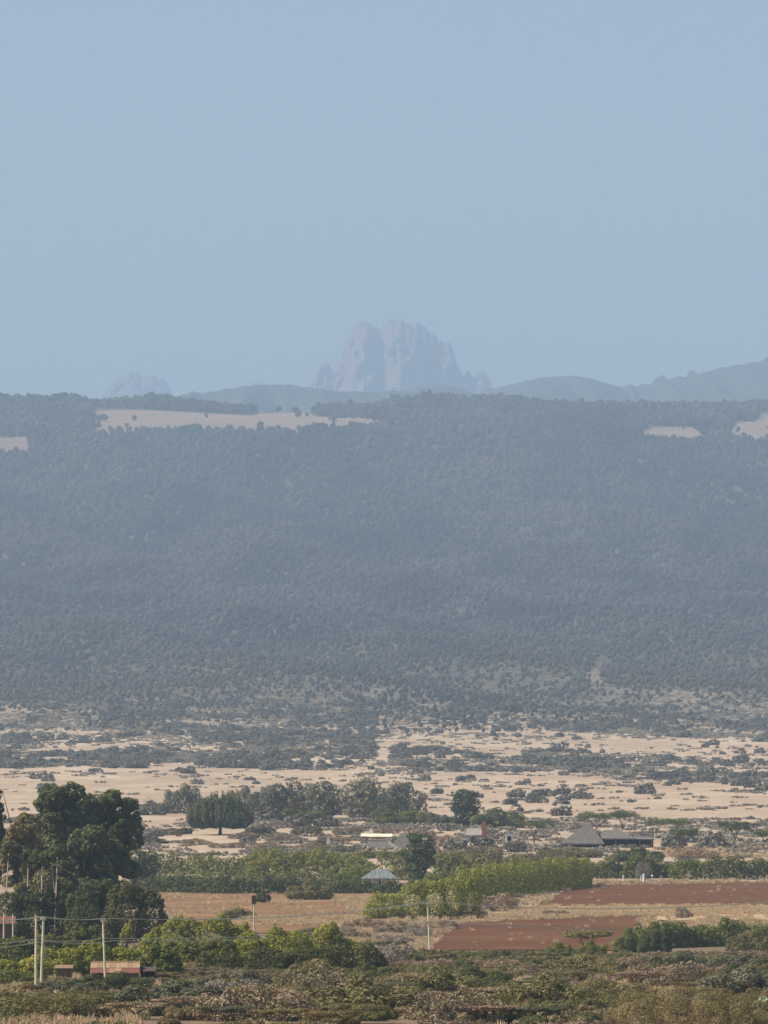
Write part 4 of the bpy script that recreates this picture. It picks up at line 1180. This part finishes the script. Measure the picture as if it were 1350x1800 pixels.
for (px_, hp_) in ((8, 44), (24, 42)):
    d_ = 1225; x = at(px_, d_)
    o = MB().tube([(0, 0, -.3), (0, 0, hp_ / PXR * d_ + 4.2)], [.19, .13], 7).build('gate_post', 'pole_wood'); o.location = (x, d_, tz(x, d_))
    tag(o, 'pale post at the right corner of the left edge shed' if px_ == 24 else 'pale post in front of the left edge shed', 'post')
t = house_root('shed', 107, 1345, 'pinkish brown shed gable glimpsed between the dark bushes', 'shed')
b = MB().box(-1.3, 1.3, 0, 3, 0, 4.6); b.build('wall', 'rust_wall', t)
b = MB(); b.poly((-1.6, -.4, 4.5), (1.6, -.4, 4.5), (0.2, -.2, 6.0)).poly((-1.6, 3.4, 4.5), (1.6, 3.4, 4.5), (.2, 3.2, 6.0)).poly((-1.6, -.4, 4.5), (.2, -.2, 6), (.2, 3.2, 6), (-1.6, 3.4, 4.5)).poly((1.6, -.4, 4.5), (.2, -.2, 6), (.2, 3.2, 6), (1.6, 3.4, 4.5))
b.build('roof', 'rust_sheet', t)

def hip_roof(b, x0, x1, y0, y1, ze, rx0, rx1, ry, zr, th=.18):
    A, B_, C_, D_ = (x0, y0, ze), (x1, y0, ze), (x1, y1, ze), (x0, y1, ze); E, F = (rx0, ry, zr), (rx1, ry, zr)
    b.poly(A, B_, F, E); b.poly(B_, C_, F); b.poly(C_, D_, E, F); b.poly(D_, A, E)
    dn = lambda p: (p[0], p[1], p[2] - th)
    for p, q in ((A, B_), (B_, C_), (C_, D_), (D_, A)): b.poly(p, dn(p), dn(q), q)
    b.poly(dn(A), dn(D_), dn(C_), dn(B_))
    return b
# teal roofed house
t = house_root('house', 668, 2020, 'house with a pale teal hipped metal roof behind the dark hedge', 'house')
D0 = 2020 / PXR; zb = tz(at(668, 2020), 2020)
ze = (EYE - 1544) * D0 - zb; zr = (EYE - 1528) * D0 - zb
MB().box(-4.9, 4.6, 0, 6.4, 0, ze - .2).build('wall', 'cream_wall', t)
MB().box(-4.0, -2.6, -.05, -.003, 0.1, ze - .7).build('door', 'dark_gap', t)
for x in (-.4, 1.9): MB().box(x, x + 1.3, -.05, -.003, 1.0, ze - .7).build('window', 'dark_gap', t)
for x in (-5.1, -2.3, .5, 3.4): MB().box(x - .09, x + .09, -1.5, -1.32, 0, ze - .2).build('veranda_post', 'white_paint', t)
b = MB(); hip_roof(b, -5.8, 5.5, -1.7, 7.2, ze, -1.6, 1.9, 2.6, zr); b.build('roof', 'teal_roof', t)
for i in range(9):        # standing seams of the front slope
    x = -5.2 + i * 1.25; 
    f = max(0, min(1, (x + 5.8) / 4.2 if x < -1.6 else (5.5 - x) / 3.6 if x > 1.9 else 1))
    p0 = np.array([x, -1.72, ze + .02]); p1 = np.array([x, -1.72 + 4.3 * f, ze + .02 + (zr - ze) * f])
    if f > .15: MB().tube([p0, p1], .06, 4).build('roof_seam', 'teal_roof', t)
b = MB(); b.poly((5.3, -1.3, ze - .15), (7.6, -1.1, ze - .55), (7.6, 4, ze - .55), (5.3, 4, ze - .05)); b.poly((5.3, -1.3, ze - .3), (5.3, 4, ze - .2), (7.6, 4, ze - .7), (7.6, -1.1, ze - .7)); b.build('lean_to_roof', 'teal_roof', t)
# grey thatched house
t = house_root('house', 668, 2420, 'grey thatched house with hipped roofs behind the green hedge', 'house')
D0 = 2420 / PXR; zb = tz(at(668, 2420), 2420); zz_ = lambda v: (EYE - v) * D0 - zb
ze, zr = zz_(1498), zz_(1478)
MB().box(-8, 7, 0, 7, 0, ze - .1).build('wall', 'mud_wall', t)
b = MB(); hip_roof(b, -9.6, 9.4, -1.2, 8.2, ze, -3.4, 2.6, 3.5, zr, .35); b.build('roof', 'thatch', t)
b = MB(); b.poly((9.5, -1.25, ze + .06), (9.5, 8.2, ze + .06), (2.65, 3.5, zr + .08)); b.poly((4.6, -1.25, ze + .06), (9.5, -1.25, ze + .06), (2.65, 3.4, zr + .1)); b.build('hip_face', 'pale_thatch', t)
MB().tube([(-3.5, 3.5, zr + .1), (2.7, 3.5, zr + .1)], .28, 6).build('ridge_cap', 'pale_thatch', t)
MB().box(5, 14.5, 11, 18, 0, zz_(1490)).build('wall', 'mud_wall', t)
b = MB(); hip_roof(b, 3.4, 17, 10, 19, zz_(1492), 7.4, 12.6, 14, zz_(1464), .35); b.build('roof', 'thatch', t)
t = house_root('shed', 662, 2520, 'long shed with a metal roof coloured pale as sun glint and rusty wall', 'shed')
D0 = 2520 / PXR; zb = tz(at(662, 2520), 2520); zz_ = lambda v: (EYE - v) * D0 - zb
MB().box(-5.4, 5.4, 0, 5, 0, zz_(1471.5)).build('wall', 'rust_wall', t)
for i in range(9):
    x0 = -5.8 + 11.6 / 9 * i; dz = rng.uniform(-.06, .06)
    corrugated(x0, x0 + 11.6 / 9 - .02, 5.2, zz_(1465.5) + dz, -.7, zz_(1470.5) + dz, .3, .03).build('roof_sheet', 'glint_roof', t)
t = house_root('hut', 566, 2450, 'little grey hut with a pale gable on the dry ground', 'hut')
b = MB(); b.poly((-2, -.2, 2.0), (1.6, -.2, 2.0), (2.0, 0, 3.6), (-1.2, 0, 3.6)).poly((-2, 4, 2.0), (1.6, 4, 2.0), (2.0, 0, 3.6), (-1.2, 0, 3.6)); b.build('roof', 'thatch', t)
b = MB(); b.poly((1.4, -.3, 1.0), (3.0, .6, 1.0), (2.2, .1, 3.9)).poly((1.4, -.3, 1.0), (2.6, 2.6, 1), (2.2, .1, 3.9)); b.build('gable', 'white_paint', t)
MB().box(-1.8, 1.4, 0.05, 3.4, 0, 2.0).build('wall', 'mud_wall', t)
# brick chimney house
t = house_root('chimney_house', 838, 2520, 'small grey roofed house with a tall red brick chimney', 'house')
D0 = 2520 / PXR; zb = tz(at(838, 2520), 2520); zz_ = lambda v: (EYE - v) * D0 - zb
MB().box(-3.8, 3.6, 0, 4, 0, zz_(1468)).build('wall', 'grey_wall', t)
b = MB(); hip_roof(b, -4.3, 2.2, -.5, 4.5, zz_(1468), -3.4, 1.6, 2, zz_(1456)); b.build('roof', 'grey_wall', t)
b = MB().box(1.9, 3.6, -.9, .2, 0, zz_(1451)).box(2.05, 3.45, -.75, .05, zz_(1451), zz_(1444)); b.build('chimney', 'brick', t)
t = house_root('hut', 895, 2500, 'tiny white framed hut with a dark opening right of the chimney', 'hut')
MB().box(-1.3, -.75, 0, 2, 0, 2.6).box(.75, 1.3, 0, 2, 0, 2.6).box(-1.3, 1.3, 0, 2, 2.6, 3.1).build('frame', 'white_paint', t)
MB().box(-.74, .74, .3, 1.9, 0, 2.58).build('opening', 'dark_gap', t)
b = MB(); b.poly((-1.6, -.2, 3.12), (1.6, -.2, 3.12), (0, 1, 4.3)).poly((1.6, -.2, 3.12), (1.6, 2.2, 3.12), (0, 1, 4.3)).poly((-1.6, 2.2, 3.12), (-1.6, -.2, 3.12), (0, 1, 4.3)).poly((1.6, 2.2, 3.12), (-1.6, 2.2, 3.12), (0, 1, 4.3)); b.build('roof', 'thatch', t)
# thatched lodge
t = house_root('lodge', 1058, 2450, 'long thatched lodge with a peaked roof and dark shaded veranda', 'lodge')
D0 = 2450 / PXR; zb = tz(at(1058, 2450), 2450); zz_ = lambda v: (EYE - v) * D0 - zb; xx_ = lambda p: (p - 1058) * D0
ze = zz_(1483)
b = MB(); hip_roof(b, xx_(984), xx_(1062), -3, 9, ze, xx_(1030), xx_(1038), 3, zz_(1449), .4); b.build('roof', 'thatch', t)
b = MB(); b.poly((xx_(1063), -3.02, ze + .1), (xx_(1063), 9, ze + .1), (xx_(1038.5), 3, zz_(1448.6))); b.build('hip_face', 'pale_thatch', t)
b = MB(); hip_roof(b, xx_(1050), xx_(1118), -1, 9, zz_(1474), xx_(1062), xx_(1090), 4, zz_(1459), .4); b.build('wing_roof', 'thatch', t)
b = MB(); hip_roof(b, xx_(1110), xx_(1150), 0, 8, zz_(1475), xx_(1116), xx_(1144), 4, zz_(1470.5), .3); b.build('end_roof', 'thatch', t)
MB().box(xx_(1046), xx_(1149), 5.0, 5.3, 0, zz_(1475.5)).build('wall', 'dark_gap', t)  # veranda shade painted into the near-black back wall
MB().box(xx_(1000), xx_(1045), 1, 7, 0, ze - .4).build('wall', 'mud_wall', t)
for p in (1056, 1082, 1102, 1124, 1145): MB().box(xx_(p) - .28, xx_(p) + .28, -.6, -.1, 0, zz_(1476)).build('veranda_post', 'white_paint' if p == 1056 else 'dark_wood', t)

# white posts at the far side of the red field
def white_post(px, d, h, r_, head, label, base=0):
    x = at(px, d)
    b = MB().lathe([(r_ * 1.1, 0), (r_, h * .5), (r_ * .9, h * .70), (head * .8, h * .76), (head, h * .86), (head * .7, h * .96), (.05, h)], 10)
    if base: b.box(-base, base, -.3, .3, 0, .5)
    o = b.build('white_post', 'white_paint'); o.location = (x, d, tz(x, d) - .02)
    return tag(o, label, 'post')
white_post(1131, 2088, 2.7, .38, .42, 'tallest white post with a rounded head at the edge of the red field')
white_post(1095, 2092, 2.3, .20, .24, 'white post on a broad white foot, leftmost beside the red field', .65)
white_post(1146, 2094, 2.3, .07, .36, 'white round headed sign on a thin pole right of the tallest post')
white_post(1126, 2096, 2.0, .14, .15, 'thin white post touching the left of the tallest one')
white_post(1080, 2096, 1.0, .14, .15, 'short pale stump left of the white posts')

# field fence of thin pale poles
t = house_root('pole_fence', 1245, 2098, 'thin pale stick fence along the far side of the upper red field', 'fence')
r = np.random.default_rng(55)
pm_ = [MB().tube([(0, 0, 0), (r.normal(0, .06), 0, 1.6)], [.07, .05], 5).mesh('fence_post', 'pole_wood') for _ in range(3)]
for i in range(38):
    o = link('fence_post', pm_[i % 3], t); px_ = 1160 + i * 6.2 + r.normal(0, 1.4); x = at(px_, 2098)
    o.location = (x - at(1245, 2098), r.normal(0, .6), tz(x, 2098) - tz(at(1245, 2098), 2098) - .05); o.scale = (1, 1, r.uniform(.6, 1.7))
t = house_root('wire_fence', 1250, 2560, 'tall thin wire fence crossing the dry grass at the right', 'fence')
for i, px_ in enumerate((1150, 1185, 1243, 1282, 1317, 1360)):
    x = at(px_, 2560); x0 = at(1250, 2560); z = tz(x, 2560) - tz(x0, 2560)
    MB().tube([(x - x0, 0, z - .2), (x - x0, 0, z + 5.0)], .13, 5).build('fence_post', 'pole_wood', t)
for h in (2.0, 4.4):
    MB().tube([(at(p, 2560) - at(1250, 2560), 0, tz(at(p, 2560), 2560) - tz(at(1250, 2560), 2560) + h) for p in range(1150, 1361, 30)], .05, 4).build('wire', 'cable', t)

# ------------------------------------------------------------------ poles and cables
def pole(px, d, vt, label, lean=0., r0=.19, arm=None, rot=0, name='power_pole', mat='pole_wood', group=None):
    x = at(px, d); z0 = tz(x, d); h = (EYE - vt) / PXR * d - z0
    t = empty(name, (x, d, z0), rot); tag(t, label, 'power pole', group)
    MB().tube([(0, 0, -.6), (-lean * .5, 0, h * .5), (-lean, 0, h)], [r0, r0 * .85, r0 * .65], 8).build('shaft', mat, t)
    if arm:
        for (za, w) in arm:
            MB().box(-lean - w, -lean + w, -.20, -.10, h - za - .07, h - za + .07).build('crossarm', 'pole_wood', t)
            for s in (-w + .1, w - .1):
                MB().lathe([(.05, h - za + .07), (.09, h - za + .13), (.06, h - za + .19), (.09, h - za + .25), (.03, h - za + .31)], 8, (-lean + s, -.15)).build('insulator', 'porcelain', t)
    return t, (x, d, z0, h)
pole(64.5, 890, 1609, 'left pole of the close pair of power poles', 0.0, .20)
tA, A_ = pole(73, 888, 1612, 'right pole of the close pair of power poles', -.35, .20, [(.3, .32)])
tB, B_ = pole(187, 930, 1616, 'leaning pale power pole behind the red roofed hut', .42, .18, [(.25, .32)])
tC, C_ = pole(756, 1362, 1587, 'pale power pole standing alone before the lower red field', .55, .22, [(.2, .75), (3.6, .6)])
for (px_, d_, vb, vt) in ((447, 1335, 0, 1572),):
    t, q = pole(px_, d_, vt, 'short brown pole with a dark box at the edge of the bare soil', .05, .18, None, mat='pole_wood')
    MB().box(-.45, .35, -.3, .3, q[3] - 1.9, q[3] - .2).build('transformer', 'dark_wood', t)
pole(238, 1052, 1622, 'thin dark pole right of the tiny round headed tree', 0, .07, None, mat='dark_wood')
# stay wire strut on the lone pole
x, d, z0, h = C_
def cable(pts, label, sag=1.2, rad=.04):
    out = []
    for (a, b_), s in zip(zip(pts[:-1], pts[1:]), sag if hasattr(sag, '__len__') else [sag] * (len(pts) - 1)):
        a = np.array(a); b_ = np.array(b_)
        for k in range(16):
            t = k / 16; p = a + (b_ - a) * t; p[2] -= 4 * s * t * (1 - t); out.append(p)
    out.append(np.array(pts[-1]))
    o0 = out[0].copy()
    o = MB().tube([p - o0 for p in out], rad, 5).build('power_cable', 'cable'); o.location = o0
    return tag(o, label, 'cable')
def pt(px, d, v, dx=0): return (at(px, d) + dx, d, (EYE - v) / PXR * d)
D_ = (1480, 1520)
for k, s in enumerate((-.3, .3)):
    cable([pt(-140, 800, 1622, s), pt(75, 888, 1611, s), pt(183, 930, 1614, s), pt(750, 1362, 1584.5 + k, s * 1.6), pt(1480, 1520, 1572, s * 1.6)],
          ('nearer' if k else 'farther') + ' of the two upper cables running from the pole pair to the lone pole', [.3, .3, 1.3, 2.2], .045)
for k, s in enumerate((-.7, .7)):
    cable([pt(-140, 800, 1671 + 6 * k, s), pt(75, 888, 1650 + 4 * k, s), pt(190, 930, 1649 + 4 * k, s), pt(752, 1362, 1615 + 4 * k, s), pt(1480, 1520, 1612, s)],
          ('higher', 'lower')[k] + ' of the two low cables crossing the bushes', [.2, .35, 1.2, 2.2], .045)

# mounds
def mound(px, d, w, h, mat, label, cat, name):
    x = at(px, d); r = np.random.default_rng(int(px))
    b = MB(); b.lathe([(w * .5, 0), (w * .46, h * .3), (w * .3, h * .75), (w * .14, h * .95), (.02, h)], 12)
    b.v = [(v[0] * r.uniform(.85, 1.15), v[1] * r.uniform(.85, 1.15), v[2] * r.uniform(.9, 1.1)) for v in b.v]
    o = b.build(name, mat); o.location = (x, d, tz(x, d) - .05); return tag(o, label, cat)
mound(1212, 1650, 1.7, 1.2, 'soil_mound', 'small dark red earth mound on the dry strip between the red fields', 'mound', 'soil_mound')

# ------------------------------------------------------------------ haze
hm = bpy.data.materials.new('haze'); hm.use_nodes = True
nt = hm.node_tree; nt.nodes.clear()
om = nt.nodes.new('ShaderNodeOutputMaterial'); pv = nt.nodes.new('ShaderNodeVolumePrincipled')
pv.inputs['Density'].default_value = HAZE_DENSITY
pv.inputs['Color'].default_value = HAZE_COLOR
pv.inputs['Density Attribute'].default_value = ''
pv.inputs['Anisotropy'].default_value = 0.0
nt.links.new(pv.outputs[0], om.inputs['Volume'])
try: hm.cycles.homogeneous_volume = True
except Exception: pass
zlo = float(Z.min()) - 1.2
hz = MB().box(-13000, 13000, -450, 48500, zlo, 3420)
me = bpy.data.meshes.new('haze'); me.from_pydata(hz.v, [], hz.f); me.update(); me.materials.append(hm)
tag(link('haze', me), 'blue haze filling the air between the camera and the far peaks', None, kind='stuff')

print('tris', sum(len(m.polygons) * 2 for m in bpy.data.meshes))
